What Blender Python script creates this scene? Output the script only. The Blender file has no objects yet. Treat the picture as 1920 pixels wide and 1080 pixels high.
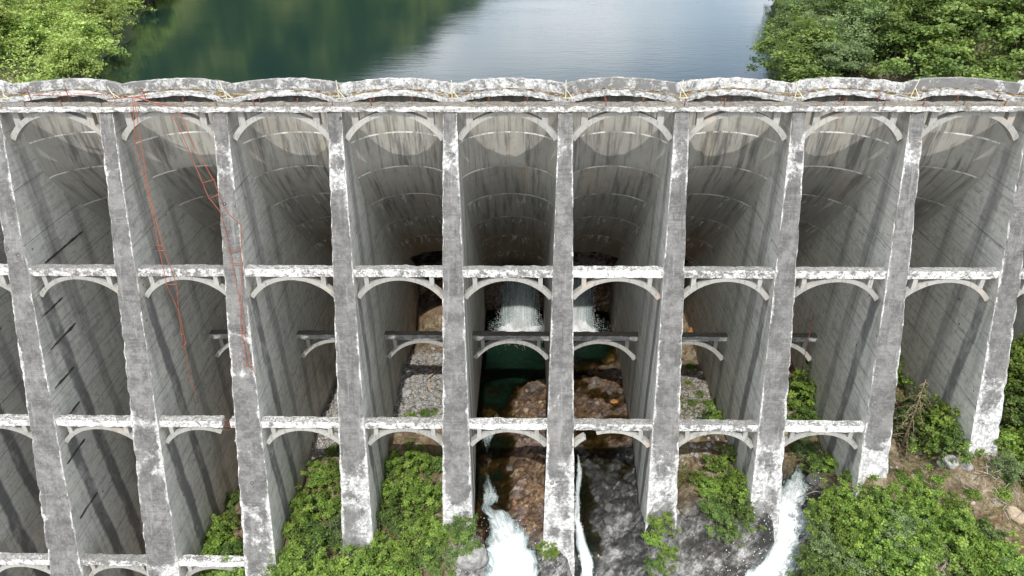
import bpy, math, random
import numpy as np
from mathutils import Vector, Matrix, noise

random.seed(7)
rng = np.random.default_rng(11)
scene = bpy.context.scene
COL = scene.collection
PI = math.pi
SUN_EL = 52.8                                   # sun height in degrees, behind the camera

# ------------------------------------------------------------------ camera (the viewpoint is the origin; the valley floor lies 42 m below)
FPX = 1330.0
pitch, yaw, roll = math.radians(30), math.radians(1.24), math.radians(-.39)
fw = Vector((-math.sin(yaw) * math.cos(pitch), math.cos(yaw) * math.cos(pitch), -math.sin(pitch)))
rt0 = Vector((math.cos(yaw), math.sin(yaw), 0)); up0 = rt0.cross(fw)
rt = rt0 * math.cos(roll) + up0 * math.sin(roll); up = up0 * math.cos(roll) - rt0 * math.sin(roll)
cam = bpy.data.objects.new('camera', bpy.data.cameras.new('camera')); COL.objects.link(cam)
cam.data.sensor_width = 36; cam.data.lens = 36 * FPX / 1920
cam.data.clip_start = .5; cam.data.clip_end = 6000
M3 = Matrix((rt, up, -fw)).transposed()
cam.matrix_world = M3.to_4x4()
scene.camera = cam

# ------------------------------------------------------------------ node helpers
class NG:
    def __init__(s, name):
        s.m = bpy.data.materials.new(name); s.m.use_nodes = True
        s.t = s.m.node_tree; s.t.nodes.clear()
        s.out = s.t.nodes.new('ShaderNodeOutputMaterial')
    def n(s, typ, **kw):
        x = s.t.nodes.new(typ)
        for k, v in kw.items(): setattr(x, k, v)
        return x
    def link(s, a, b): s.t.links.new(a, b)
    def put(s, sock, v):
        if isinstance(v, bpy.types.NodeSocket): s.link(v, sock)
        elif v is not None:
            if isinstance(v, tuple) and len(v) == 3 and sock.type == 'RGBA': v = v + (1,)
            sock.default_value = v
    def math(s, op, a, b=None, c=None, clamp=False):
        x = s.n('ShaderNodeMath', operation=op, use_clamp=clamp)
        s.put(x.inputs[0], a); s.put(x.inputs[1], b); s.put(x.inputs[2], c)
        return x.outputs[0]
    def pos(s):
        return s.n('ShaderNodeNewGeometry').outputs['Position']
    def nrm(s):
        g = s.n('ShaderNodeNewGeometry').outputs['Normal']
        x = s.n('ShaderNodeSeparateXYZ'); s.link(g, x.inputs[0]); return x.outputs
    def xyz(s, v):
        x = s.n('ShaderNodeSeparateXYZ'); s.link(v, x.inputs[0]); return x.outputs
    def comb(s, a, b, c):
        x = s.n('ShaderNodeCombineXYZ')
        for i, v in enumerate((a, b, c)): s.put(x.inputs[i], v)
        return x.outputs[0]
    def scl(s, v, k):
        x = s.n('ShaderNodeVectorMath', operation='MULTIPLY'); s.link(v, x.inputs[0]); x.inputs[1].default_value = k
        return x.outputs[0]
    def noise(s, v, scale=1., detail=5., rough=.6, dist=0.):
        x = s.n('ShaderNodeTexNoise'); s.put(x.inputs['Vector'], v)
        x.inputs['Scale'].default_value = scale; x.inputs['Detail'].default_value = detail
        x.inputs['Roughness'].default_value = rough; x.inputs['Distortion'].default_value = dist
        return x.outputs['Fac']
    def voro(s, v, scale=1., feature='F1', out='Distance'):
        x = s.n('ShaderNodeTexVoronoi', feature=feature); s.put(x.inputs['Vector'], v); x.inputs['Scale'].default_value = scale
        return x.outputs[out]
    def step(s, v, lo, hi, a=0., b=1.):
        x = s.n('ShaderNodeMapRange', interpolation_type='SMOOTHSTEP'); s.put(x.inputs[0], v)
        s.put(x.inputs[1], lo); s.put(x.inputs[2], hi); s.put(x.inputs[3], a); s.put(x.inputs[4], b)
        return x.outputs[0]
    def ramp(s, v, stops):
        x = s.n('ShaderNodeValToRGB'); s.put(x.inputs[0], v)
        e = x.color_ramp.elements
        while len(e) < len(stops): e.new(.5)
        for q, (p, c) in zip(e, stops): q.position = p; q.color = (c + (1,)) if len(c) == 3 else c
        return x.outputs[0]
    def mix(s, f, a, b, mode='MIX'):
        x = s.n('ShaderNodeMix', data_type='RGBA', blend_type=mode); s.put(x.inputs[0], f)
        s.put(x.inputs[6], a); s.put(x.inputs[7], b); return x.outputs[2]
    def attr(s, name, out='Fac'):
        x = s.n('ShaderNodeAttribute', attribute_name=name); return x.outputs[out]
    def rnd(s): return s.n('ShaderNodeObjectInfo').outputs['Random']
    def bump(s, h, strength=.5, dist=.05):
        x = s.n('ShaderNodeBump'); s.put(x.inputs['Height'], h); x.inputs['Strength'].default_value = strength
        x.inputs['Distance'].default_value = dist; return x.outputs[0]
    def bsdf(s, col, rough=.9, bump=None, spec=.3, metal=0.):
        b = s.n('ShaderNodeBsdfPrincipled'); s.put(b.inputs['Base Color'], col); s.put(b.inputs['Roughness'], rough)
        b.inputs['Specular IOR Level'].default_value = spec; b.inputs['Metallic'].default_value = metal
        if bump is not None: s.link(bump, b.inputs['Normal'])
        s.b = b
        return b.outputs[0]
    def done(s, sh):
        s.link(sh, s.out.inputs[0]); return s.m

def plain(name, c, rough=.8, spec=.3, var=.25, scale=6.):
    g = NG(name); n = g.noise(g.pos(), scale, 4)
    col = g.mix(n, tuple(x * (1 - var) for x in c), tuple(min(1, x * (1 + var)) for x in c))
    return g.done(g.bsdf(col, rough, g.bump(n, .3, .02), spec))

# weathered front faces of the buttresses: grey board-marked skin, pale where it spalled
def mat_face():
    g = NG('weathered_concrete'); P = g.pos(); x, y, z = g.xyz(P)
    big = g.noise(P, .5, 8, .66, .5); fine = g.noise(P, 5., 6, .72); grain = g.noise(P, 15., 4, .7)
    board = g.noise(g.scl(P, (.9, .5, 6.)), 1., 5, .7)
    fineb = g.noise(g.scl(P, (.5, .3, 11.)), 1., 4, .7)
    lb = g.n('ShaderNodeTexWhiteNoise', noise_dimensions='2D')
    g.link(g.comb(g.math('FLOOR', g.math('DIVIDE', g.math('ADD', z, g.math('MULTIPLY', g.noise(P, 1.2, 2), .25)), 1.85)), g.math('FLOOR', g.math('DIVIDE', x, 7.3)), 0.), lb.inputs['Vector'])
    skin = g.mix(g.step(g.noise(P, 1.0, 8, .74), .38, .62), (.115, .113, .109), (.225, .221, .212))
    bm_ = g.step(g.noise(P, .6, 4, .6), .4, .62, .08, 1.)
    skin = g.mix(g.math('MULTIPLY', lb.outputs['Value'], .4), skin, (.09, .089, .087))
    skin = g.mix(g.math('MULTIPLY', g.math('MULTIPLY', g.step(fineb, .5, .66), .42), bm_), skin, (.28, .277, .27))
    skin = g.mix(g.math('MULTIPLY', g.step(fineb, .42, .34, 0, .38), bm_), skin, (.09, .089, .087))
    skin = g.mix(g.step(g.noise(P, 5.5, 6, .8), .52, .66, 0, .4), skin, (.38, .377, .37))
    skin = g.mix(g.step(g.noise(P, 3.2, 6, .8), .56, .64, 0, .45), skin, (.075, .075, .073))
    e = g.math('MULTIPLY', g.math('POWER', g.attr('edge'), 5.), g.step(g.noise(g.scl(P, (.5, .5, 1.)), .5, 3), .3, .55, .45, 1.25))
    sp = g.attr('spall')
    t = g.math('ADD', g.math('ADD', g.math('MULTIPLY', big, .9), g.math('MULTIPLY', fine, .3)), g.math('ADD', g.math('MULTIPLY', e, .24), sp))
    white = g.step(t, .775, .9)
    drip = g.noise(g.scl(P, (3., .6, .16)), 1., 5, .65)
    skin = g.mix(g.step(drip, .56, .68, 0, .45), skin, (.07, .069, .066))
    skin = g.mix(g.step(drip, .42, .34, 0, .35), skin, (.33, .327, .318))
    med = g.noise(P, 4.2, 7, .78)
    wcol = g.mix(g.step(med, .42, .6), (.33, .327, .32), (.72, .715, .7))
    wcol = g.mix(g.step(g.noise(P, 1.4, 6, .72), .5, .62, 0, .7), wcol, (.26, .257, .25))
    wcol = g.mix(g.step(g.noise(P, 7.5, 5, .75), .55, .64, 0, .6), wcol, (.2, .197, .19))
    wcol = g.mix(g.step(g.noise(P, 26., 3, .7), .6, .68, 0, .7), wcol, (.1, .098, .092))
    wcol = g.mix(g.step(g.noise(P, .9, 3, .6), .64, .72, 0, .3), wcol, (.5, .37, .26))
    col = g.mix(white, skin, wcol)
    ring = g.math('ADD', g.voro(g.scl(P, (1., 0., 1.)), .62), g.math('MULTIPLY', g.math('SUBTRACT', fine, .5), .05))
    rm = g.math('MULTIPLY', g.step(g.noise(P, .45, 3), .46, .54), g.math('MULTIPLY', g.step(ring, .045, .06), g.step(ring, .095, .075)))
    col = g.mix(g.math('MULTIPLY', rm, .85), col, (.045, .045, .043))
    speck = g.step(g.noise(P, 16., 3, .6), .6, .66, 0, .85)
    col = g.mix(g.math('MULTIPLY', speck, g.step(g.noise(g.scl(P, (.6, .6, 1.)), .55, 3), .5, .62)), col, (.03, .03, .027))
    h = g.math('ADD', g.math('ADD', g.math('MULTIPLY', fine, .6), g.math('MULTIPLY', grain, .4)), g.math('MULTIPLY', white, -.5))
    return g.done(g.bsdf(col, .93, g.bump(h, .8, .05), .2))

# side walls: horizontal board marks, water stains running straight down from struts and deck
def mat_wall():
    g = NG('board_marked_concrete'); P = g.pos(); x, y, z = g.xyz(P)
    board = g.noise(g.scl(P, (.1, .22, 5.5)), 1., 4, .6)
    run = g.noise(g.scl(P, (.0, .42, .03)), 1., 5, .62, .3)
    big = g.noise(P, .35, 5, .6)
    col = g.mix(big, (.53, .525, .475), (.76, .75, .69))
    col = g.mix(g.step(board, .45, .68, 0, .5), col, (.33, .33, .315))
    col = g.mix(g.step(g.noise(P, 2.2, 7, .75), .5, .64, 0, .5), col, (.26, .257, .243))
    col = g.mix(g.step(g.noise(g.scl(P, (.2, .35, 1.6)), 1.4, 5, .7), .56, .64, 0, .4), col, (.2, .198, .19))
    col = g.mix(g.step(run, .52, .68, 0, .52), col, (.16, .159, .15))
    col = g.mix(g.step(g.noise(g.scl(P, (0, .6, .04)), 1.3, 5, .65), .54, .68, 0, .4), col, (.74, .735, .7))
    w = g.math('MULTIPLY', g.math('SUBTRACT', g.noise(g.scl(P, (.4, .2, .25)), 1., 4, .6), .5), 1.1)
    yy = g.math('ADD', y, w)
    for (y0, z0, hw, d) in ((41.7, -24.0, .38, .8), (38.65, -34.5, .4, .85), (35.5, -45.0, .4, .8), (44.9, -15.0, .3, .45), (49.0, -34.6, .3, .5)):
        a = g.math('ABSOLUTE', g.math('SUBTRACT', yy, y0))
        band = g.math('MULTIPLY', g.step(a, hw, hw + .35, 1, 0), g.math('MULTIPLY', g.step(z, z0, z0 - .8, 0, d), g.step(g.noise(g.scl(P, (1, .6, .3)), 1.1, 4, .7), .28, .55, .35, 1.)))
        col = g.mix(band, col, (.12, .121, .125))
    # lift joints: thin dark lines every 3.5 m
    zz = g.math('FRACT', g.math('DIVIDE', g.math('ADD', z, g.math('MULTIPLY', g.noise(P, .8, 3), .12)), 3.5))
    col = g.mix(g.math('MULTIPLY', g.step(zz, .012, .02, 1, 0), .6), col, (.07, .07, .065))
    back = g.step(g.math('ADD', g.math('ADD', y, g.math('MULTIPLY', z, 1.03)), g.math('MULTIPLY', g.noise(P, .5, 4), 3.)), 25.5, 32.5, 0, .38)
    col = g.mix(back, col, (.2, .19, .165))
    # rust-brown damp near the valley floor
    lowz = g.math('MULTIPLY', g.step(z, -33, -41), g.step(y, 46, 58))
    col = g.mix(g.math('MULTIPLY', lowz, g.step(g.noise(P, .6, 4), .35, .65, .2, .8)), col, (.19, .135, .085))
    col = g.mix(g.step(g.voro(g.scl(P, (1, 1, 1)), .55), .045, .065, .75, 0), col, (.04, .04, .04))
    return g.done(g.bsdf(col, .9, g.bump(board, .35, .03), .2))

# arch barrels: streaked by seepage, a white line of lime at every lift joint
def mat_barrel():
    g = NG('seeping_concrete'); P = g.pos(); x, y, z = g.xyz(P)
    u = g.attr('arc'); L = g.attr('lift'); fr = g.math('FRACT', L)
    ob = g.math('MULTIPLY', g.math('FLOOR', L), 3.7)
    V = g.comb(u, ob, g.math('MULTIPLY', z, .13)); V2 = g.comb(u, 0., g.math('MULTIPLY', z, .05))
    st = g.noise(V, 1.5, 6, .68); st2 = g.noise(V2, 3.4, 4, .6)
    blk = g.noise(g.comb(g.math('MULTIPLY', g.math('FLOOR', g.math('MULTIPLY', u, 1.1)), .73), ob, 0.), 3., 2)
    col = g.mix(g.math('ADD', g.math('MULTIPLY', g.noise(P, .4, 5), .6), g.math('MULTIPLY', blk, .4)), (.29, .285, .255), (.58, .56, .505))
    col = g.mix(g.math('MULTIPLY', g.step(g.noise(V, .55, 3), .5, .68), .45), col, (.5, .4, .285))
    col = g.mix(g.step(st, .47, .66, 0, .8), col, (.085, .083, .078))
    col = g.mix(g.step(st2, .54, .66, 0, .6), col, (.11, .108, .1))
    col = g.mix(g.step(st2, .42, .3, 0, .35), col, (.62, .605, .57))
    low_shade = g.step(L, 1.8, 3.4)  # lower lifts: the shade they stand in is put into the colour
    lt = g.n('ShaderNodeTexWhiteNoise', noise_dimensions='2D'); g.link(g.comb(g.math('FLOOR', L), g.math('FLOOR', g.math('DIVIDE', x, 7.3)), 0.), lt.inputs['Vector'])
    col = g.mix(g.math('MULTIPLY', lt.outputs['Value'], .38), col, (.15, .148, .138))
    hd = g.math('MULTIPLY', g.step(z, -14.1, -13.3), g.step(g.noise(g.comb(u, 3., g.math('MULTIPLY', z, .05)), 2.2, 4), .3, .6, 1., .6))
    col = g.mix(hd, col, (.06, .059, .055))  # crest-gap shade and streaky stain, both put into the barrel head's colour
    col = g.mix(g.math('MULTIPLY', low_shade, .42), col, (.14, .14, .13))
    col = g.mix(g.step(g.noise(P, 1.8, 6, .7), .5, .7, 0, .4), col, (.2, .195, .18))
    brown = g.math('MULTIPLY', g.step(L, 4.0, 5.6), g.step(g.noise(V, .8, 3), .3, .6, .35, .95))
    col = g.mix(brown, col, (.2, .145, .095))
    sprg = g.math('ADD', g.attr('spring'), g.math('MULTIPLY', g.math('SUBTRACT', g.noise(P, .7, 5), .5), .35))
    col = g.mix(g.step(sprg, .62, .98, 0, .7), col, g.mix(g.noise(P, .9, 6, .7), (.3, .293, .262), (.52, .512, .465)))
    # lime runs hanging from the joints of the lower lifts
    lime = g.noise(g.comb(g.math('ADD', u, g.math('MULTIPLY', fr, .25)), ob, g.math('MULTIPLY', z, .22)), 3.1, 4, .6)
    lm = g.math('MULTIPLY', g.step(lime, .565, .63), g.math('MULTIPLY', g.step(fr, .05, .75, 1, 0), g.step(L, 1.6, 4.2, .06, .85)))
    col = g.mix(lm, col, (.62, .61, .57))
    wob = g.math('ADD', fr, g.math('MULTIPLY', g.math('SUBTRACT', g.noise(g.comb(u, ob, 0.), 2.5, 3), .5), .05))
    ln = g.math('MULTIPLY', g.step(g.math('ABSOLUTE', g.math('SUBTRACT', wob, .02)), .006, .03, 1, 0), g.step(g.noise(g.comb(u, ob, 5.), .9, 5, .7), .42, .58, .05, 1))
    ln = g.math('MULTIPLY', ln, g.step(L, 2.3, 4.2, 1, .35))
    col = g.mix(ln, col, (.85, .84, .8))
    board = g.noise(g.comb(g.math('MULTIPLY', u, 4.), 0., g.math('MULTIPLY', z, .15)), 1.5, 2)
    h = g.math('ADD', g.math('MULTIPLY', board, .5), g.math('MULTIPLY', g.step(fr, 0., .03), .8))
    return g.done(g.bsdf(col, .88, g.bump(h, .45, .03), .25))

def mat_beam(name, topdark=.5, white=.8, thr=.0, moss=0.):
    g = NG(name); P = g.pos(); nz = g.nrm()[2]
    a = g.noise(P, 1.6, 7, .7); f = g.noise(P, 8., 6, .72); gr = g.noise(P, 20., 4, .7)
    t = g.math('ADD', g.math('ADD', g.math('MULTIPLY', a, .65), g.math('MULTIPLY', f, .35)), g.math('MULTIPLY', g.math('SUBTRACT', g.rnd(), .55), .09))
    md = g.noise(P, 4.5, 7, .78)
    wc = g.mix(g.step(md, .36, .56), (white * .6, white * .595, white * .58), (white, white * .99, white * .965))
    wc = g.mix(g.step(g.noise(P, 6.5, 5, .8), .57, .66, 0, .55), wc, (.24, .235, .225))
    wc = g.mix(g.step(g.noise(g.scl(P, (.7, 1., 1.4)), 3.2, 8, .82), .53 + thr, .61 + thr, 0, .75), wc, (.13, .126, .117))
    col = g.mix(g.step(t, .39 + max(thr, 0) * (.3 if thr < .08 else 1.), .49 + max(thr, 0) * (.3 if thr < .08 else 1.)), (.2, .197, .19), wc)
    crack = g.step(g.noise(g.scl(P, (.45, 1, 1.8)), 6., 5, .7, 1.), .61, .68, 0, .75)
    col = g.mix(crack, col, (.055, .052, .045))
    top = g.step(nz, .5, .85)
    tn = g.step(g.math('ADD', g.math('MULTIPLY', f, .55), g.math('MULTIPLY', a, .45)), .54 - .12 * topdark, .62 - .1 * topdark, 0, 1)
    col = g.mix(g.math('MULTIPLY', top, g.math('MULTIPLY', tn, .85)), col, (.09, .084, .07))
    if moss:
        mm = g.math('MULTIPLY', g.math('MULTIPLY', top, moss), g.step(g.noise(P, 2.2, 5, .7), .46, .54))
        mc = g.mix(g.step(g.noise(P, 1.3, 3), .42, .58), (.085, .035, .016), (.19, .125, .02))
        mc = g.mix(g.step(gr, .5, .62, 0, .7), mc, (.03, .022, .012))
        col = g.mix(mm, col, mc)
    return g.done(g.bsdf(col, .95, g.bump(g.math('ADD', t, g.math('MULTIPLY', crack, -.4)), .9, .06), .2))

def mat_rib():
    g = NG('smooth_cast_concrete'); P = g.pos()
    a = g.noise(P, 1.2, 6, .65); s = g.noise(g.scl(P, (2., 2., .5)), 3., 4)
    col = g.mix(a, (.33, .327, .305), (.52, .515, .485)); col = g.mix(g.math('MULTIPLY', g.rnd(), .45), col, (.25, .245, .225)); col = g.mix(g.step(s, .52, .66, 0, .65), col, (.19, .186, .172))
    col = g.mix(g.step(g.noise(P, .5, 3), .56, .7, 0, .35), col, (.6, .47, .36))
    return g.done(g.bsdf(col, .9, g.bump(s, .3, .02), .2))

def mat_ground():
    g = NG('valley_ground'); P = g.pos(); nz = g.nrm()[2]; x, y, z = g.xyz(P)
    vc = g.n('ShaderNodeAttribute', attribute_name='zone').outputs['Color']
    sp = g.n('ShaderNodeSeparateColor'); g.link(vc, sp.inputs[0]); rock, grav, brown = sp.outputs
    wet = g.attr('wet')
    a = g.noise(P, .9, 8, .68, .6); f = g.noise(P, 4.5, 6, .7); ff = g.noise(P, 16., 4, .7)
    soil = g.ramp(a, [(.36, (.075, .045, .026)), (.47, (.19, .135, .085)), (.55, (.3, .24, .165)), (.64, (.4, .345, .26))])
    soil = g.mix(g.step(g.noise(P, .45, 5, .7), .5, .6, 0, .7), soil, g.mix(f, (.07, .03, .012), (.2, .1, .045)))
    soil = g.mix(g.step(f, .52, .62, 0, .7), soil, (.09, .1, .035))
    soil = g.mix(g.step(ff, .6, .68, 0, .6), soil, (.4, .36, .28))
    rv = g.n('ShaderNodeVectorRotate', rotation_type='AXIS_ANGLE'); g.link(P, rv.inputs['Vector'])
    rv.inputs['Axis'].default_value = (.4, .7, .3); rv.inputs['Angle'].default_value = .9
    strata = g.noise(g.scl(rv.outputs[0], (.8, 1., 1.7)), .8, 9, .7, 1.1)
    crag = g.noise(g.scl(rv.outputs[0], (1., 1., 1.4)), 2.9, 8, .78, .6)
    tone = g.math('ADD', g.math('MULTIPLY', strata, .55), g.math('MULTIPLY', crag, .45))
    rk = g.ramp(tone, [(.41, (.016, .016, .016)), (.49, (.036, .035, .033)), (.545, (.1, .098, .094)), (.61, (.36, .355, .345))])
    rk2 = g.ramp(tone, [(.41, (.04, .039, .037)), (.49, (.2, .196, .188)), (.57, (.48, .47, .455))])
    rk = g.mix(g.math('MULTIPLY', g.step(y, 39.5, 36.5), g.step(g.noise(P, .33, 4), .4, .56)), rk, rk2)
    rkb = g.ramp(tone, [(.41, (.022, .013, .008)), (.48, (.11, .064, .036)), (.54, (.26, .17, .1)), (.61, (.5, .4, .3))])
    rkb = g.mix(g.step(g.noise(P, .55, 5), .48, .6, 0, .75), rkb, g.ramp(tone, [(.41, (.04, .032, .033)), (.51, (.17, .13, .125)), (.6, (.44, .39, .37))]))
    rkb = g.mix(g.step(g.noise(g.scl(P, (1, 1.6, 1)), .7, 5, .7), .57, .66, 0, .8), rkb, g.ramp(tone, [(.42, (.06, .018, .007)), (.52, (.32, .13, .045)), (.6, (.52, .29, .13))]))
    rk = g.mix(brown, rk, rkb)
    ck = g.voro(g.math('ADD', 0, 0) if False else rv.outputs[0], .9, 'DISTANCE_TO_EDGE')
    rk = g.mix(g.step(g.math('ADD', ck, g.math('MULTIPLY', g.math('SUBTRACT', crag, .5), .12)), .022, .0, 0, .5), rk, (.012, .011, .01))
    vor = g.n('ShaderNodeTexVoronoi'); g.link(P, vor.inputs['Vector']); vor.inputs['Scale'].default_value = 5.
    vs = g.n('ShaderNodeSeparateColor'); g.link(vor.outputs['Color'], vs.inputs[0])
    gv = g.ramp(vs.outputs[0], [(0, (.2, .195, .19)), (.4, (.42, .415, .4)), (.75, (.6, .59, .565)), (.92, (.5, .37, .24))])
    gv = g.mix(g.step(vor.outputs['Distance'], .42, .62, 0, .8), gv, (.1, .095, .085))
    col = g.mix(rock, soil, rk); col = g.mix(grav, col, gv)
    col = g.mix(g.math('MULTIPLY', wet, .62), col, g.mix(brown, (.018, .02, .017), (.05, .034, .018)))
    far = g.step(y, 74, 80)
    col = g.mix(far, col, g.mix(a, (.02, .03, .01), (.05, .075, .02)))
    h = g.math('ADD', g.math('MULTIPLY', tone, 1.6), g.math('MULTIPLY', f, .3))
    h = g.math('ADD', h, g.math('MULTIPLY', g.math('MULTIPLY', vor.outputs['Distance'], grav), -.8))
    rough = g.step(wet, .2, .8, .92, .38)
    return g.done(g.bsdf(col, rough, g.bump(h, 1., .2), .4))

def mat_leaf(name, dark, light, yel=(.2, .25, .03)):
    g = NG(name); v = g.attr('leaf_tone'); r = g.rnd()
    c = g.mix(v, dark, light)
    c = g.mix(g.step(g.math('ADD', g.math('MULTIPLY', v, .6), g.math('MULTIPLY', r, .4)), .62, .95, 0, .65), c, yel)
    hs = g.n('ShaderNodeHueSaturation'); g.put(hs.inputs['Color'], c)
    g.put(hs.inputs['Hue'], g.math('ADD', .488, g.math('MULTIPLY', r, .022)))
    g.put(hs.inputs['Value'], g.math('ADD', .78, g.math('MULTIPLY', r, .45)))
    d = g.bsdf(hs.outputs[0], .55, None, .35)
    tr = g.n('ShaderNodeBsdfTranslucent'); g.put(tr.inputs[0], g.mix(.5, hs.outputs[0], (.3, .42, .04)))
    mx = g.n('ShaderNodeMixShader'); mx.inputs[0].default_value = .42
    g.link(d, mx.inputs[1]); g.link(tr.outputs[0], mx.inputs[2])
    return g.done(mx.outputs[0])

def mat_lake():
    g = NG('lake_water'); P = g.pos()
    w1 = g.noise(g.scl(P, (.3, 1.2, 1.)), 1.1, 5, .62, .3)
    w2 = g.noise(g.scl(P, (.12, .3, 1.)), .35, 3, .5)
    patch = g.step(g.noise(g.scl(P, (.012, .03, 1.)), 1., 3), .4, .62, .35, 1.)
    h = g.math('ADD', g.math('MULTIPLY', w1, g.math('MULTIPLY', patch, .5)), g.math('MULTIPLY', w2, .5))
    s = g.bsdf((.007, .02, .018), .05, g.bump(h, .15, .28), .5)
    g.b.inputs['IOR'].default_value = 1.333
    return g.done(s)

def mat_stream():
    g = NG('stream_water'); P = g.pos(); dp = g.attr('depth')
    h = g.noise(g.scl(P, (1., .7, 1.)), 2.2, 5, .6, .5)
    tint = g.ramp(g.math('DIVIDE', dp, 2.2), [(0, (.82, .8, .72)), (.12, (.5, .44, .26)), (.35, (.15, .16, .07)), (.8, (.02, .05, .03))])
    tr = g.n('ShaderNodeBsdfTransparent'); g.put(tr.inputs[0], tint)
    gl = g.n('ShaderNodeBsdfGlossy'); gl.inputs['Roughness'].default_value = .06
    bp = g.bump(h, .6, .14); g.link(bp, gl.inputs['Normal'])
    fr = g.n('ShaderNodeFresnel'); fr.inputs[0].default_value = 1.33; g.link(bp, fr.inputs['Normal'])
    mx = g.n('ShaderNodeMixShader'); g.link(fr.outputs[0], mx.inputs[0]); g.link(tr.outputs[0], mx.inputs[1]); g.link(gl.outputs[0], mx.inputs[2])
    df = g.n('ShaderNodeBsdfDiffuse'); df.inputs[0].default_value = (.011, .034, .02, 1)
    m2 = g.n('ShaderNodeMixShader'); g.put(m2.inputs[0], g.step(dp, .1, 2., 0, .6)); g.link(mx.outputs[0], m2.inputs[1]); g.link(df.outputs[0], m2.inputs[2])
    return g.done(m2.outputs[0])

def mat_foam():
    g = NG('white_water'); P = g.pos(); a = g.attr('foam')
    al = g.attr('along'); ac = g.attr('across')
    V = g.comb(g.math('MULTIPLY', ac, 3.4), g.math('MULTIPLY', al, .6), 0.)
    s = g.noise(V, 1.6, 9, .72, .8); f = g.noise(P, 6., 6, .72)
    t = g.math('ADD', g.math('ADD', g.math('MULTIPLY', s, .7), g.math('MULTIPLY', f, .3)), a)
    alpha = g.step(t, .47, .72)
    col = g.mix(g.step(t, .64, .94), (.27, .33, .33), (.78, .795, .8))
    d = g.bsdf(col, .45, g.bump(t, 1., .16), .4)
    tr = g.n('ShaderNodeBsdfTransparent')
    mx = g.n('ShaderNodeMixShader'); g.link(alpha, mx.inputs[0]); g.link(tr.outputs[0], mx.inputs[1]); g.link(d, mx.inputs[2])
    return g.done(mx.outputs[0])

M = {
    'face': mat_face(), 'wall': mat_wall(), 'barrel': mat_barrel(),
    'beam': mat_beam('spalled_beam_concrete', .8, .8, .06),
    'deck': mat_beam('crumbling_deck_concrete', 1.1, .7, -.02, .5),
    'ledge': mat_beam('mossy_ledge_concrete', 1., .7, -.02, 1.),
    'parapet': mat_beam('pale_parapet_concrete', .3, .68, -.015, .15), 'parapet_grey': mat_beam('grey_parapet_concrete', -.3, .62, .1, .1),
    'inner': mat_beam('grey_strut_concrete', 1.6, .42, -.02, .2),  # inner row: darker concrete, darkest and lightly mossed on top
    'rib': mat_rib(), 'ground': mat_ground(), 'lake': mat_lake(), 'stream': mat_stream(), 'foam': mat_foam(),
    'rust': plain('rusty_steel', (.3, .095, .05), .85, .2), 'rust_dark': plain('dark_rusty_steel', (.2, .065, .045), .9, .2),
    'yellow': plain('pale_yellow_paint', (.6, .58, .42), .6), 'timber': plain('rotten_timber', (.07, .065, .058), .95, .2, .6, 2.),
    'bark': plain('grey_bark', (.16, .135, .105), .95), 'twig': plain('bleached_twig', (.33, .3, .26), .95), 'deadwood': plain('bare_dead_wood', (.36, .25, .18), .9),
    'rock': None,
    'leaf_a': mat_leaf('fresh_leaf', (.075, .14, .024), (.3, .44, .085), (.4, .49, .1)),
    'leaf_b': mat_leaf('mid_leaf', (.052, .1, .028), (.2, .305, .075), (.28, .36, .085)),
    'leaf_c': mat_leaf('grey_green_leaf', (.085, .13, .055), (.24, .32, .14), (.3, .36, .16)),
    'leaf_l': mat_leaf('sunny_alder_leaf', (.17, .25, .055), (.5, .62, .18), (.58, .64, .2)),
    'leaf_t': mat_leaf('shore_tree_leaf', (.085, .14, .04), (.28, .385, .11), (.36, .43, .12)),
    'leaf_y': mat_leaf('yellow_green_needle', (.16, .19, .03), (.4, .42, .07), (.46, .43, .08)),
    'leaf_d': mat_leaf('faded_needle', (.085, .1, .045), (.22, .24, .11), (.26, .24, .13)),
}
def mat_rock():
    g = NG('boulder_stone'); P = g.pos(); r = g.rnd(); n = g.noise(P, 3., 6, .65)
    base = g.n('ShaderNodeObjectInfo').outputs['Color']
    col = g.mix(g.step(n, .35, .68), g.mix(.5, base, (.05, .05, .045)), base)
    return g.done(g.bsdf(col, .9, g.bump(n, .7, .06), .25))
M['rock'] = mat_rock()

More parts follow.
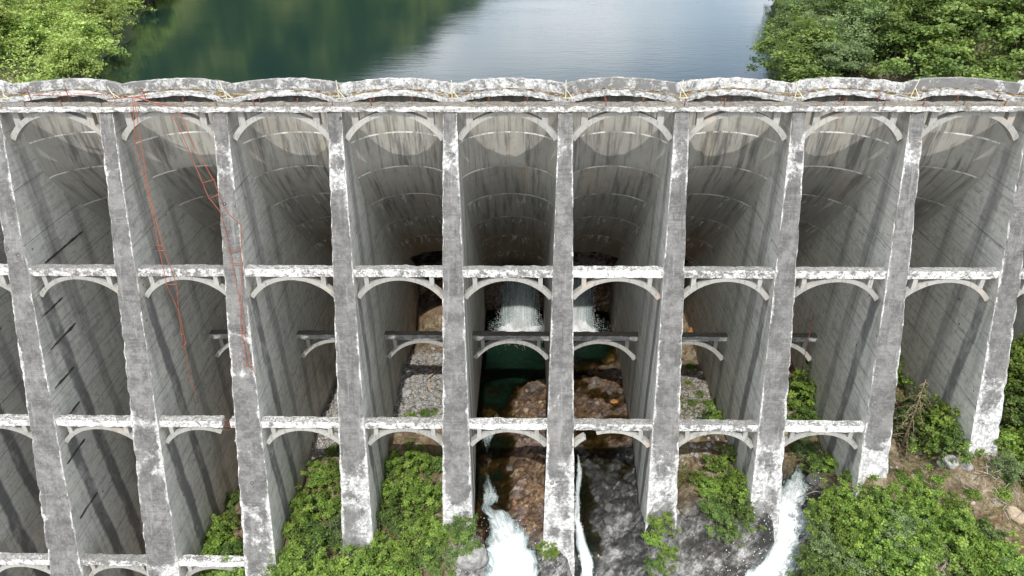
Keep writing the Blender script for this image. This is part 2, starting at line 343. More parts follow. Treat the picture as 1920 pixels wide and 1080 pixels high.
# ------------------------------------------------------------------ object helpers
def tag(o, label=None, cat=None, group=None, kind=None):
    for k, v in (('label', label), ('category', cat), ('group', group), ('kind', kind)):
        if v: o[k] = v
    return o
def empty(name, loc, label=None, cat=None, group=None):
    o = bpy.data.objects.new(name, None); COL.objects.link(o); o.location = loc
    o.empty_display_size = .5
    return tag(o, label, cat, group)
class MB:
    def __init__(s): s.v = []; s.f = []; s.mi = []; s.at = {}; s.sm = []
    def add(s, vs, fs, mi=0, smooth=False, **at):
        b = len(s.v); s.v += [tuple(p) for p in vs]
        for q in fs: s.f.append(tuple(i + b for i in q)); s.mi.append(mi); s.sm.append(smooth)
        for k, vals in at.items():
            a = s.at.setdefault(k, []); a += [0.] * (b - len(a)); a += list(vals)
    def loft(s, rings, closed=True, caps=True, mi=0, smooth=False, **at):
        n = len(rings[0]); vs = [p for r in rings for p in r]; fs = []
        for i in range(len(rings) - 1):
            for j in range(n if closed else n - 1):
                k = (j + 1) % n
                fs.append((i * n + j, i * n + k, (i + 1) * n + k, (i + 1) * n + j))
        if caps and closed:
            fs.append(tuple(reversed(range(n)))); fs.append(tuple(range((len(rings) - 1) * n, len(rings) * n)))
        s.add(vs, fs, mi, smooth, **at)
    def tube(s, pts, rad, n=6, mi=0):
        pts = [Vector(p) for p in pts]; rings = []
        for i, p in enumerate(pts):
            d = (pts[min(i + 1, len(pts) - 1)] - pts[max(i - 1, 0)]).normalized()
            a = d.cross(Vector((0, 0, 1)) if abs(d.z) < .9 else Vector((1, 0, 0))).normalized(); b = d.cross(a)
            r = rad[i] if isinstance(rad, (list, tuple)) else rad
            rings.append([p + (a * math.cos(t) + b * math.sin(t)) * r for t in [2 * PI * q / n for q in range(n)]])
        s.loft(rings, True, True, mi, True)
    def build(s, name, mats, parent=None, origin=(0, 0, 0)):
        me = bpy.data.meshes.new(name); o0 = Vector(origin)
        me.from_pydata([(p[0] - o0.x, p[1] - o0.y, p[2] - o0.z) for p in s.v], [], s.f)
        mats = mats if isinstance(mats, (list, tuple)) else [mats]
        for m in mats: me.materials.append(m)
        if len(mats) > 1: me.polygons.foreach_set('material_index', s.mi)
        me.polygons.foreach_set('use_smooth', s.sm)
        for k, a in s.at.items():
            a += [0.] * (len(s.v) - len(a))
            me.attributes.new(k, 'FLOAT', 'POINT').data.foreach_set('value', a)
        me.update()
        return link(name, me, parent, o0)
def link(name, me, parent=None, origin=Vector((0, 0, 0))):
    o = bpy.data.objects.new(name, me); COL.objects.link(o)
    if parent is not None:
        o.parent = parent; pw = Vector((0, 0, 0)); q = parent
        while q is not None: pw += q.location; q = q.parent
        o.location = Vector(origin) - pw
    else: o.location = origin
    return o
def copy_tree(src, parent=None):
    c = src.copy(); COL.objects.link(c)
    if parent is not None: c.parent = parent
    for ch in list(src.children): copy_tree(ch, c)
    return c
def N(x, y, z, s=1., o=4): return noise.fractal((x * s, y * s, z * s), 1., 2., o, noise_basis='PERLIN_ORIGINAL')
def lerp(a, b, t): return a + (b - a) * t
def sst(a, b, x):
    t = min(1., max(0., (x - a) / (b - a))); return t * t * (3 - 2 * t)

# ------------------------------------------------------------------ ground heights
CP = np.array([
 (31.5,37.4,-34.8),(24.5,36.9,-36.4),(17.2,36.4,-38.2),(9.8,36,-39.6),(2.5,35.3,-41.9),(-4.9,35.6,-40.8),(-12.4,34.9,-43),
 (-18.6,50,-43),(-18.4,38,-43.7),(-19.5,34,-45.3),(-15,44,-42.4),(-15,36,-44),(-11.5,53.6,-40.6),(-11.3,47.6,-40.8),(-24.5,40,-46.6),(-22.5,40,-46.2),(-27,33,-50.5),(-30,40,-53),(-30,50,-52),(-34,34,-55),
 (-22,50,-45.5),(-23,60,-44),(-30,62,-50),(-45,40,-55),(-45,60,-51),(-15,60,-42.5),
 (-1.2,60,-43.6),(6,61,-43.2),(-1.2,66,-43.4),(6,66,-43),(-2.8,53,-42.6),(-0.5,56,-43.1),(-3.4,49,-42.1),(-3.3,45,-42.35),(-3.2,41,-42.75),(-2.2,38,-43.2),(-1.3,35,-44.2),(-1,32.5,-46.5),(-.4,29.5,-50),
 (.6,49,-41.0),(1,46,-41.2),(.6,43,-41.5),(.4,40,-41.7),(.4,37.5,-42.2),(1.0,52.5,-41.3),
 (5,56,-42.1),(8,55,-41.6),(6,51,-41.5),(8.6,50,-41.9),(6,47,-41.9),(7,43.5,-41.9),(7.2,40,-41.8),(7,37,-42.2),(3.9,41,-42.7),(4,38,-43.1),(4.1,35.5,-44.2),(4.3,33,-46.5),(4.6,30,-50),
 (13.4,38,-39.8),(13.4,48,-39.8),(13.4,57,-40.5),(13.4,66,-39.5),(11,44,-40),(15.5,44,-39.4),
 (21.2,41,-39.9),(20.8,48,-38.4),(20.8,60,-38.5),(19,36,-41.2),(17.6,33.5,-43.4),(15.6,30.5,-46.5),(13.8,28,-50),(22.6,36,-39.2),(22,40,-39.4),
 (28,40,-36.8),(28,50,-36.3),(28,62,-36.5),(40,45,-32),(45,60,-30),(60,45,-28),(35,34,-37),(28,33,-38.9),(28,29,-41.5),(22.5,31,-42.6),(36,29,-38.5),
 (-8,57,-41.2),(-8,66,-39.2),(-8,48,-40.9),(-8,38,-42),(-8,33,-44.6),(8,33.5,-44),(11,31.5,-44.2),(12,34.5,-41.6),(-5.5,32,-44.3),(-3.4,33,-44.2),(-12,31,-46.5),(-20,30,-49),
 (0,22,-57),(15,22,-56),(-20,22,-57),(30,22,-46),(-40,22,-61),(45,25,-38),
], dtype=float)
def idw(X, Y):
    X = np.asarray(X, float); Y = np.asarray(Y, float)
    num = np.zeros_like(X); den = np.zeros_like(X)
    for x, y, z in CP:
        w = 1. / ((X - x) ** 2 + ((Y - y) * .8) ** 2 + .35) ** 1.9
        num += w * z; den += w
    return num / den
def zones(x, y):
    rock = max(sst(-6.2, -4.2, x) * sst(21.5, 18.5, x) * sst(60, 54, y), sst(30, 27, y) * .8)
    if x > 9.8: rock *= sst(38.6, 36.6, y) * .95 + .25 * sst(22, 20, x) * sst(16.5, 18.5, x)
    rock = max(rock, sst(17.5, 19.5, x) * sst(23.5, 21.8, x) * sst(42.5, 40, y) * .9)
    rock = max(rock, sst(64, 66, y))
    grav = sst(-13.5, -11.5, x) * sst(-4.5, -5.5, x) * sst(46, 49, y) * sst(60, 57, y)
    grav = max(grav, sst(9.8, 10.2, x) * sst(17, 16.5, x) * sst(44, 47, y) * sst(57, 53, y) * .6)
    grav = max(grav, sst(-20, -18.6, x) * sst(-12, -13.5, x) * sst(44, 47, y) * .9)
    brown = sst(-6, -4, x) * sst(10.2, 9.6, x) * (1 if x < 3 else sst(44.5, 46.5, y)) * sst(35.5, 37.5, y)
    brown = max(brown, sst(-14, -11, x) * sst(-4, -5, x) * sst(56, 60, y))
    return rock, grav, brown
def bank(x, y):
    sl = -49 - .33 * (y - 80); sr = 27.3 + .3 * (y - 80)
    n = 2.2 * N(x, y, 3., .06, 3)
    d = max(sl - x, x - sr, y - 420) + n
    if d < 0: return max(-38., -20.2 + d * .6)
    return -20.2 + .35 * min(d, 30) + .05 * max(0., min(d - 30, 200))
def detail(x, y, rock):
    a = N(x, y, 1.7, .45, 5) * .35 + N(x, y, 8.1, 1.6, 3) * .1
    if rock > .05:
        rg = noise.ridged_multi_fractal((x * .33 + y * .12, y * .33 - x * .1, 2.), .9, 2.1, 5, .9, 2.) - 1.1
        v = noise.voronoi((x * .8, y * .6, .3))[0]
        q = [noise.voronoi((x * 1.9 + y * .5, y * 1.5 - x * .4, 1.3))[0]]
        a += rock * (rg * .46 + (v[1] - v[0]) * .46 + (.5 - q[0][0]) * .42 + N(x, y, 3.3, 2.6, 3) * .12 - .1)
    return a
def ground(x, y, z0=None):
    if z0 is None: z0 = float(idw(x, y))
    if y > 66: z0 = lerp(z0, bank(x, y), sst(67, 78 if abs(x) > 14 else 69.5, y))
    far = max(abs(x) - 60, 0) + max(18 - y, 0)
    if far > 0: z0 = lerp(z0, -20 if y > 60 else -42 + abs(x) * .1 + .12 * y, sst(0, 80, far)) if y < 70 else z0
    near = sst(75, 45, abs(x)) * sst(80, 68, y)
    if near <= 0: return z0
    c = cut(x, y) if 9 < x < 24 and 27 < y < 43 else 0.
    return z0 - c + detail(x, y, zones(x, y)[0]) * near * (1 - c * .7)
CUT = [(21.8, 42.0, .5), (21.23, 40.7, .9), (20.37, 39.04, 1.3), (19.44, 37.6, 1.8), (18.0, 35.8, 2.6), (16.9, 34.5, 3.2), (15.6, 33.2, 3.7), (14.7, 32.0, 4.0), (13.2, 29.5, 4.2)]
def cut(x, y):
    best = 0.
    for (ax, ay, aw), (bx, by, bw) in zip(CUT, CUT[1:]):
        dx, dy = bx - ax, by - ay; t = min(1, max(0, ((x - ax) * dx + (y - ay) * dy) / (dx * dx + dy * dy)))
        d = math.hypot(x - ax - dx * t, y - ay - dy * t) / (lerp(aw, bw, t) * 1.15)
        if d < 1: best = max(best, (1 - d ** 3) * .8)
    return best
def axis(lo, hi, st, ends):
    a = list(np.arange(lo, hi + 1e-6, st)); s = st
    while a[-1] < ends[1]: s *= 1.3; a.append(a[-1] + s)
    s = st
    while a[0] > ends[0]: s *= 1.3; a.insert(0, a[0] - s)
    return a
def dense(a, lo, hi, st): return [v for v in a if v < lo - 1e-6] + list(np.arange(lo, hi, st)) + [v for v in a if v > hi - 1e-6]
gx = dense(axis(-36, 40, .3, (-1800, 1800)), -5.7, 22.5, .15); gy = dense(axis(27, 70, .3, (-600, 1800)), 30.3, 54, .15)
GX, GY = np.meshgrid(gx, gy)
Z0 = idw(np.clip(GX, -70, 80), np.clip(GY, 15, 90))
WATER_Y = [(30, -50.), (33, -46.), (36, -43.3), (40, -42.5), (46, -41.85), (75, -41.85)]
def water_z(y):
    for (a, za), (b, zb) in zip(WATER_Y, WATER_Y[1:]):
        if y <= b: return lerp(za, zb, max(0., (y - a) / (b - a)))
    return -41.85
vs = []; zc = []; wet = []
for j, y in enumerate(gy):
    for i, x in enumerate(gx):
        z = ground(x, y, Z0[j, i]); vs.append((x, y, z))
        if -40 < x < 45 and 20 < y < 76:
            r, gv, br = zones(x, y); zc.append((r, gv, br, 1))
            w = 0.
            if -5 < x < 10.2 and 30 < y < 72: w = sst(.75, .05, z - water_z(y) + .25 * N(x, y, 0, .8, 3))
            pth = 21.4 + (y - 41) * .62 if y < 41 else 21
            w = max(w, sst(1.8, .9, abs(x - pth) + .5 * N(x, y, 0, .7)) * sst(42.5, 40.5, y))
            w = max(w, sst(3, 5.5, x) * sst(14.5, 11, x) * sst(43, 40, y) * (.35 + .35 * N(x, y, 4, .5)))
            wet.append(min(1, max(0, w)))
        else: zc.append((.1, 0, 0, 1)); wet.append(0.)
nx = len(gx)
g = MB(); g.add(vs, [(j * nx + i, j * nx + i + 1, (j + 1) * nx + i + 1, (j + 1) * nx + i) for j in range(len(gy) - 1) for i in range(nx - 1)], 0, True, wet=wet)
gro = g.build('ground', M['ground']); tag(gro, 'rocky valley floor with soil, gravel and wet bedrock under the dam', 'ground', None, 'structure')
gro.data.attributes.new('zone', 'FLOAT_COLOR', 'POINT').data.foreach_set('color', np.array(zc, dtype=np.float32).ravel())

def ray(px, py): return fw + rt * ((px - 960) / FPX) - up * ((py - 540) / FPX)
def at(px, py):
    """point of the ground seen at a pixel of the 1920x1080 photograph"""
    d = ray(px, py); t = 38.
    while t < 260:
        p = d * t
        if p.z < ground(p.x, p.y): return p
        t += .2
    return d * 60

# ------------------------------------------------------------------ the dam
S = 7.3
def PX(k): return 2.49 + (k - 6) * S
ZT = -12.68
def Yf(z): return 44.13 + (z - ZT) * .307
def hwf(z): return .47 + (ZT - z) * .0238
def hw_at(y, z): return max(.3 + (ZT - z) * .006, hwf(z) - .06 - .045 * max(0, y - Yf(z) - .3))
CR = [(-12.0, 48.15, -1.0), (-12.6, 48.2, -.8), (-15.3, 48.42, 0), (-18.05, 49.1, 1), (-21.3, 51.75, 2), (-24.8, 55.2, 3), (-28.5, 59.25, 4), (-32.2, 63.3, 5), (-36.3, 68.3, 6), (-40.2, 72.6, 7), (-46, 79, 8.6), (-56, 90, 11)]
def crown(z):
    for (a, ya, la), (b, yb, lb) in zip(CR, CR[1:]):
        if z >= b:
            t = (a - z) / (a - b); return lerp(ya, yb, t), lerp(la, lb, t)
    return CR[-1][1], CR[-1][2]
RISE = 2.7
dam = empty('dam', (2.49, 44.1, -42), 'long multiple-arch concrete dam with sloping buttresses and weathered struts across the valley', 'dam')

def spall(k, z):
    s = .17 * sst(-13.6, -14.6, z) * sst(-18.5, -16.2, z)
    low = {0: -50, 1: -46.5, 2: -43.2, 3: -38.5, 4: -36, 5: -35.2, 6: -33.6, 7: -34, 8: -34.4, 9: -33, 10: -30, 11: -30}[k]
    s += .15 * sst(low + 1.6, low - 1.6, z)
    lift = math.floor((z + .5 * noise.noise((k * 3.7, 1.5, 0))) / 2.3); s += .13 * noise.noise((k * 5.13 + .3, lift * 3.71 + .2, 2.2)) + .05 * sst(-22, -30, z) + .12 * N(k * 9.1, z, 0, .16, 2)
    return s
FOOT = {0: -58, 1: -58, 2: -55, 3: -49, 4: -46, 5: -43.5, 6: -44.5, 7: -42, 8: -41.5, 9: -39.5, 10: -38, 11: -38}
for k in range(0, 12):
    x0 = PX(k); b = MB(); zs = list(np.arange(ZT, FOOT[k] - .2, -.3))
    nu = 9; rings = []; ed = []; sp = []
    for z in zs:
        h = hwf(z); row = []; yf = Yf(z)
        for i in range(nu):
            u = i / (nu - 1) * 2 - 1
            chip = 0.
            if i in (0, nu - 1):
                chip = .11 * max(0., N(k * 7 + u * 3, z, 0, 1.3, 4) + .12) + .02
            x = x0 + u * h - math.copysign(chip, u) * (abs(u) > .9)
            row.append((x, yf + .035 * N(x * 2, z * 2, k, 1., 3) + chip * .9, z))
            ed.append(abs(u)); sp.append(spall(k, z))
        rings.append(row)
    b.loft(rings, False, False, 0, False, edge=ed, spall=sp)
    for sg in (-1, 1):
        rows = []
        for z, fr_ in zip(zs, rings):
            yb = crown(z)[0] - 1.0; yf = Yf(z); row = [fr_[0] if sg < 0 else fr_[-1]]
            yf2 = yf + .18
            for q in range(9):
                t = q / 8; y = lerp(yf2, yb, t)
                row.append((x0 + sg * (hw_at(y, z) + (.02 if q == 0 else 0)), y, z))
            rows.append(row if sg > 0 else row[::-1])
        b.loft(rows, False, False, 1, False)
    # top and back closing faces
    zt = ZT; yb = crown(zt)[0] - 1.
    b.add([(x0 - hwf(zt), Yf(zt) + .1, zt), (x0 + hwf(zt), Yf(zt) + .1, zt), (x0 + hw_at(yb, zt), yb, zt), (x0 - hw_at(yb, zt), yb, zt)], [(0, 1, 2, 3)], 0)
    bk = [[(x0 - hw_at(crown(z)[0] - 1, z), crown(z)[0] - 1, z), (x0 + hw_at(crown(z)[0] - 1, z), crown(z)[0] - 1, z)] for z in zs[::4] + [zs[-1]]]
    b.loft(bk, False, False, 1)
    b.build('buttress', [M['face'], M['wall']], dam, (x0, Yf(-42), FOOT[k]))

BARREL_END = {4: -32.2, 5: -36.3, 6: -32.2, 7: -33.2}
for k in range(0, 11):
    xc = PX(k) + S / 2; zb = BARREL_END.get(k, {0: -52, 1: -52, 2: -47, 3: -44}.get(k, -40)); b = MB()
    zs = list(np.arange(-12.57, zb, -.35)) + [zb]
    inn = []; out = []; arc = []; lf = []; sp_ = []; nph = 26
    for z in zs:
        yc, L = crown(z); hb = hw_at(yc - RISE, z); c = S / 2 - hb + .06
        R = (c * c + RISE * RISE) / (2 * RISE); ph = math.asin(min(1, c / R)); fr_ = L - math.floor(L)
        R2 = R - .05 * fr_; cen = yc - R
        a = []; o = []
        for i in range(nph + 1):
            t = -ph + 2 * ph * i / nph
            a.append((xc + R2 * math.sin(t), cen + R2 * math.cos(t), z)); o.append((xc + (R + .6) * math.sin(t), cen + (R + .6) * math.cos(t), z))
            arc.append(R * t + k * 13.7); lf.append(L + 1); sp_.append(abs(t) / ph)
        inn.append(a); out.append(o)
    if k in BARREL_END:
        # ragged lower lip of the breached barrel
        for i in range(nph + 1):
            d = .35 * N(xc + i * .7, 3, k, 1., 4) - .25 * (1 - abs(i / nph * 2 - 1))
            p = inn[-1][i]; inn[-1][i] = (p[0], p[1] - d, p[2] + d); p = out[-1][i]; out[-1][i] = (p[0], p[1] - d, p[2] + d)
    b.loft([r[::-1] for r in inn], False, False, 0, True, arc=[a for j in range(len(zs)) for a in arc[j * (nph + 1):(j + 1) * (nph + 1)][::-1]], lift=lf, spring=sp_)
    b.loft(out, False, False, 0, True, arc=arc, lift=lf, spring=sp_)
    b.loft([inn[-1], out[-1]], False, False, 0, False, arc=arc[-nph - 1:] * 2, lift=lf[-nph - 1:] * 2)
    b.loft([out[0], inn[0]], False, False, 0, False, arc=arc[:nph + 1] * 2, lift=lf[:nph + 1] * 2)
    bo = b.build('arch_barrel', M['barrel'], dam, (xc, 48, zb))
    if k == 6: bo['label'] = 'arch barrel broken open at its foot behind the driftwood'

def rough_ring(x, y0, y1, z0, z1, amp, seed, fr=1.6):
    """one chipped rectangular cross-section (four points per side)"""
    pts = []
    base = [(y0, z0), (lerp(y0, y1, .5), z0), (y1, z0), (y1, lerp(z0, z1, .5)), (y1, z1), (lerp(y0, y1, .66), z1), (lerp(y0, y1, .33), z1), (y0, z1), (y0, lerp(z0, z1, .66)), (y0, lerp(z0, z1, .33))]
    for i, (y, z) in enumerate(base):
        corner = i in (0, 2, 4, 7)
        a = amp * (1.5 if corner else 1.)
        dy = a * N(x + seed, y * 2, z * 2 + i, fr, 4); dz = a * N(x - seed, z * 2, y * 2 - i, fr, 4)
        if corner:
            c = amp * .9 * max(0, N(x * 1.0 + seed * 3 + i * 5, 0, 0, 1.4, 4) + .15)
            dy += c * (1 if y == y0 else -1); dz += c * (1 if z == z0 else -1)
        pts.append((x, y + dy, z + dz))
    return pts
def beam(b, x0, x1, y0, y1, z0, z1, amp=.05, seed=0, st=.14, zf=None, yfn=None):
    n = max(2, int((x1 - x0) / st)); rings = []
    for i in range(n + 1):
        x = lerp(x0, x1, i / n); dy = yfn(x) if yfn else 0.
        rings.append([(p[0], p[1] + dy, p[2]) for p in rough_ring(x, y0, y1, z0, z1, amp, seed)])
    b.loft(rings)
def rib_mesh(xc, a, ytop0, y1, ztop, rise, th, name, parent, skip=None):
    R = (a * a + rise * rise) / (2 * rise); ph = math.asin(min(1, a / R)); b = MB(); rings = []
    n = 28
    def close():
        if len(rings) > 1: b.loft(list(rings))
        rings.clear()
    for i in range(n + 1):
        t = -ph + 2 * ph * i / n; x = xc + R * math.sin(t)
        if skip and skip[0] < x < skip[1]: close(); continue
        tt = th * (1 + .35 * abs(i / n * 2 - 1) ** 2); j = .012 * N(x, ztop, xc, 2., 3)
        c, s_ = math.cos(t), math.sin(t); zc_ = ztop - R
        o = (x, zc_ + R * c + j); q = (x - tt * s_, zc_ + (R - tt) * c + j)
        rings.append([(o[0], ytop0, o[1]), (q[0], ytop0, q[1]), (q[0], y1, q[1]), (o[0], y1, o[1])])
    close()
    b.build(name, M['rib'], parent, (xc, ytop0, ztop - rise))
    return lambda x: ztop - R + math.sqrt(max(0, R * R - (x - xc) ** 2))
def post_mesh(x, w, y0, y1, z0, z1, parent):
    b = MB(); b.loft([[(x - w / 2 + j, y0, z), (x + w / 2 + j, y0, z), (x + w / 2 + j, y1, z), (x - w / 2 + j, y1, z)] for z, j in ((z0, 0), (lerp(z0, z1, .5), .01), (z1, 0))])
    b.build('post', M['rib'], parent, (x, y0, z0))
def strut(k, zt, yfr, hwid, bh, bd, rise, th, mat, broken=None, amp=.05, gap=None):
    """a cross strut: beam on two short posts over a thin arch, between buttress k and k+1"""
    x0, x1 = PX(k) + hwid - .04, PX(k + 1) - hwid + .04; xc = (x0 + x1) / 2; a = (x1 - x0) / 2
    b = MB()
    if broken:
        beam(b, x0, broken[0], yfr, yfr + bd, zt - bh, zt, amp, k * 3.1 + zt); beam(b, broken[1], x1, yfr, yfr + bd, zt - bh, zt, amp * 1.6, k * 3.1 + zt)
    else: beam(b, x0, x1, yfr, yfr + bd, zt - bh, zt, amp, k * 3.1 + zt)
    o = b.build('strut', M[mat], dam, (xc, yfr, zt - bh))
    ztop = zt - bh - .02
    f = rib_mesh(xc, a, yfr + .04, yfr + bd - .08, ztop, rise, th, 'arch_rib', o, (broken[0] - .1, broken[1] + .12) if broken else gap)
    for s_ in (-.73, .71):
        x = xc + s_ * a
        if broken and broken[0] < x < broken[1]: continue
        if gap and gap[0] - .3 < x < gap[1] + .3 and s_ < 0: continue
        post_mesh(x, .3, yfr + .09, yfr + bd - .14, f(x) - .14, ztop + .06, o)
    if broken:
        bars = MB()
        for q in range(6):
            z = zt - .06 - q * .15; yy = yfr + (.1 if q % 2 else .35); sag = random.uniform(.0, .14)
            bars.tube([(broken[0] - .2, yy, z), ((broken[0] + broken[1]) / 2, yy + random.uniform(-.06, .06), z - sag), (broken[1] + .2, yy, z - .03)], .016, 5)
        bars.build('reinforcing_bar', M['rust_dark'], o, (xc, yfr, zt))
        o['label'] = 'strut broken through near its end, bare steel bars spanning the gap'
    return o
for k in range(0, 11):
    strut(k, -22.45, Yf(-22.6) + .18, .64, .58, .6, 1.5, .26, 'beam', None, .03)
for k in range(0, 9):
    br = (PX(3) - .95 - .95, PX(3) - .95 - .38) if k == 2 else None
    strut(k, -32.9, Yf(-33.1) + .2, .88, .55, .62, 1.4, .25, 'beam', br, .034, (PX(6) + 1.75, PX(6) + 2.5) if k == 6 else None)
    strut(k, -32.62, 48.6, .46, .45, .7, 1.75, .3, 'inner', None, .04)
for k in range(0, 3):
    strut(k, -43.55, Yf(-43.7) + .2, 1.12, .55, .62, 1.3, .25, 'beam', None, .034)

# walkway along the buttress heads, with its own arch under each bay
b = MB(); beam(b, PX(0) - 3, PX(11) + 3, 44.0, 45.15, -12.67, -12.33, .036, 4.2, .1)
wk = b.build('walkway', M['deck'], dam, (2.49, 44, -12.67)); wk['label'] = 'straight crumbling walkway slab along the buttress heads'
for k in range(0, 11):
    x0, x1 = PX(k) + .36, PX(k + 1) - .36; xc = (x0 + x1) / 2; a = (x1 - x0) / 2
    b = MB()
    o = None
    R_ = 1.75
    # the arch is the part, its posts the sub-parts
    bb = MB(); th = .3; R = (a * a + R_ * R_) / (2 * R_); ph = math.asin(a / R); rings = []
    for i in range(29):
        t = -ph + 2 * ph * i / 28; tt = th * (1 + .3 * abs(i / 14 - 1) ** 2); c, s_ = math.cos(t), math.sin(t); zc_ = -12.69 - R
        rings.append([(xc + R * s_, 44.32, zc_ + R * c), (xc + (R - tt) * s_, 44.32, zc_ + (R - tt) * c), (xc + (R - tt) * s_, 44.86, zc_ + (R - tt) * c), (xc + R * s_, 44.86, zc_ + R * c)])
    bb.loft(rings); o = bb.build('deck_arch', M['rib'], dam, (xc, 44.3, -14.4))
    for s_ in (-.74, .72):
        x = xc + s_ * a; post_mesh(x, .42, 44.38, 44.8, -12.69 - R + math.sqrt(R * R - (x - xc) ** 2) - .15, -12.66, o)

# crest: scalloped mossy ledge and low parapet on each arch
for k in range(0, 11):
    xc = PX(k) + S / 2; b = MB(); n = 52; rings = []
    for i in range(n + 1):
        x = lerp(-S / 2, S / 2, i / n) * .9999; q = (x / (S / 2)) ** 2
        yl = 47.55 - 2.35 * q; yr = 48.45 - 1.55 * q; X = xc + x
        rings.append(rough_ring(X, yl, yr, -12.58, -12.2, .038, k * 2.3))
    b.loft(rings); b.build('crest_ledge', M['ledge'], dam, (xc, 46, -12.63))
    b = MB(); rings = []
    hgt = .62 + .06 * noise.noise((k * 1.9, 0, 0)); gk = k in (1, 2, 3, 6, 9)
    for i in range(n + 1):
        x = lerp(-S / 2, S / 2, i / n) * .9999; q = (x / (S / 2)) ** 2; X = xc + x
        y = 47.98 - 1.5 * q
        rings.append(rough_ring(X, y, y + .4, -12.22, -12.2 + hgt + .03 * N(X, 0, k, .8), .02 if gk else .04, k * 4.3))
    b.loft(rings); b.build('parapet', M['parapet_grey' if gk else 'parapet'], dam, (xc, 48, -12.3))

# timber strips left in the left-hand walls by the formwork
for (kx, y, z, ln) in ((1, 43.0, -23.0, 5.2), (1, 40.8, -26.0, 2.6), (1, 40.3, -28.4, 3.4), (1, 39.2, -31.0, 2.6), (1, 38.6, -33.6, 2.4), (1, 37.4, -36.4, 2.6), (1, 36.4, -40.9, 2.6), (0, 40.5, -29.4, 3.2)):
    b = MB(); n = 14; rings = []
    for i in range(n + 1):
        yy = y + ln * i / n; xx = PX(kx) + hw_at(yy, z); w = .055 + .06 * N(yy, z, kx, 1.7)
        w = max(w, .012)
        if i in (0, n): w *= .4
        rings.append([(xx - .03, yy, z - w + .05 * N(yy, z, 7, .9)), (xx + .06, yy, z - w + .05 * N(yy, z, 7, .9)), (xx + .06, yy, z + w + .05 * N(yy, z, 7, .9)), (xx - .03, yy, z + w + .05 * N(yy, z, 7, .9))])
    b.loft(rings); b.build('timber_strip', M['timber'], dam, (PX(kx), y, z))

# ------------------------------------------------------------------ steel on the crest
def post_thing(x, y, z, h, lean, label, group, r=.03, mat='rust_dark'):
    b = MB(); b.tube([(x, y, z - .1), (x + lean * .5, y, z + h * .5), (x + lean, y + random.uniform(-.03, .03), z + h)], r, 6)
    b.tube([(x + lean * .9 - .07, y, z + h * .86), (x + lean * .9 + .07, y, z + h * .9)], r * .7, 5)
    o = b.build('rusty_post', M[mat], None, (x, y, z)); return tag(o, label, 'post', group)
def onY(px, py, Y): d = ray(px, py); return d * (Y / d.y)
back_posts = [(60, 188, .95, -.1), (132, 188, 1.0, -.1), (275, 188, .95, -.1), (344, 189, .3, 0), (487, 189, .35, 0), (558, 189, .25, 0), (701, 190, .35, 0), (773, 190, .4, 0), (917, 190, .38, 0), (989, 190, .4, 0),
              (1134, 191, .4, 0), (1206, 191, .25, 0), (1352, 190, .25, .02), (1573, 189, .3, 0), (1645, 189, .42, .05), (1793, 189, .45, .05), (1868, 189, .42, .05)]
for px, py, h, ln in back_posts:
    p = onY(px, py + 1, 45.0); post_thing(p.x, p.y, -12.33, h, ln, 'rusty steel post stub at the rear edge of the walkway, before the dark gap', 'rusty posts along the rear edge of the walkway')
front_posts = [(47, 199, .25, .05), (118, 201, .35, -.08), (192, 200, .22, 0), (407, 199, .22, -.03), (479, 201, .36, -.08), (624, 200, .25, 0), (697, 200, .42, -.04), (1136, 201, .42, -.02), (1283, 200, .45, .02), (1357, 201, .45, .04),
               (1581, 199, .42, .1), (1656, 200, .42, .08), (1729, 201, .4, .04), (1805, 200, .3, .05), (1882, 199, .4, .1)]
for px, py, h, ln in front_posts:
    p = onY(px, py + 1, 44.2); post_thing(p.x, p.y, -12.33, h, ln, 'rusty steel post stub at the front edge of the walkway', 'rusty posts along the front edge of the walkway')
for k, (hh, ln) in {1: (.5, 0), 2: (.75, -.35), 3: (1.05, -.3), 4: (1.1, -.08), 5: (1.1, 0), 6: (1.1, .0), 7: (1.1, .1), 8: (1.1, .12), 9: (1.15, .3), 10: (1.1, .2)}.items():
    x, y, z = PX(k) + .05, 45.6, -12.2; b = MB()
    def bar(p, q, w):
        p, q = Vector(p), Vector(q); d = (q - p).normalized(); a = d.cross(Vector((0, 1, 0))).normalized() * w; c = Vector((0, w * .8, 0))
        b.loft([[p - a - c, p + a - c, p + a + c, p - a + c], [q - a - c, q + a - c, q + a + c, q - a + c]])
    bar((x, y, z - .05), (x + ln, y + .05, z + hh)  , .024); bar((x - .12, y - .25, z + .03), (x + .5, y - .25, z + .04), .022)
    bar((x + ln * .45, y - .08, z + hh * .5), (x + .42, y - .24, z + .06), .02)
    bar((x, y - .3, z + .03), (x, y + .1, z + .03), .022)
    o = b.build('yellow_bracket', M['yellow'], None, (x, y, z))
    tag(o, {1: 'short pale yellow steel bracket, leftmost in the crest notches', 2: 'toppled pale yellow bracket in the notch left of the tangled rusty rail', 10: 'pale yellow bracket at the notch nearest the right frame edge', 9: 'leaning pale yellow bracket in the second notch from the right', 3: 'pale yellow bracket leaning left in the notch right of the hanging ladders'}.get(k, 'upright pale yellow steel bracket standing in a notch of the crest'), 'bracket', 'yellow brackets in the crest notches')

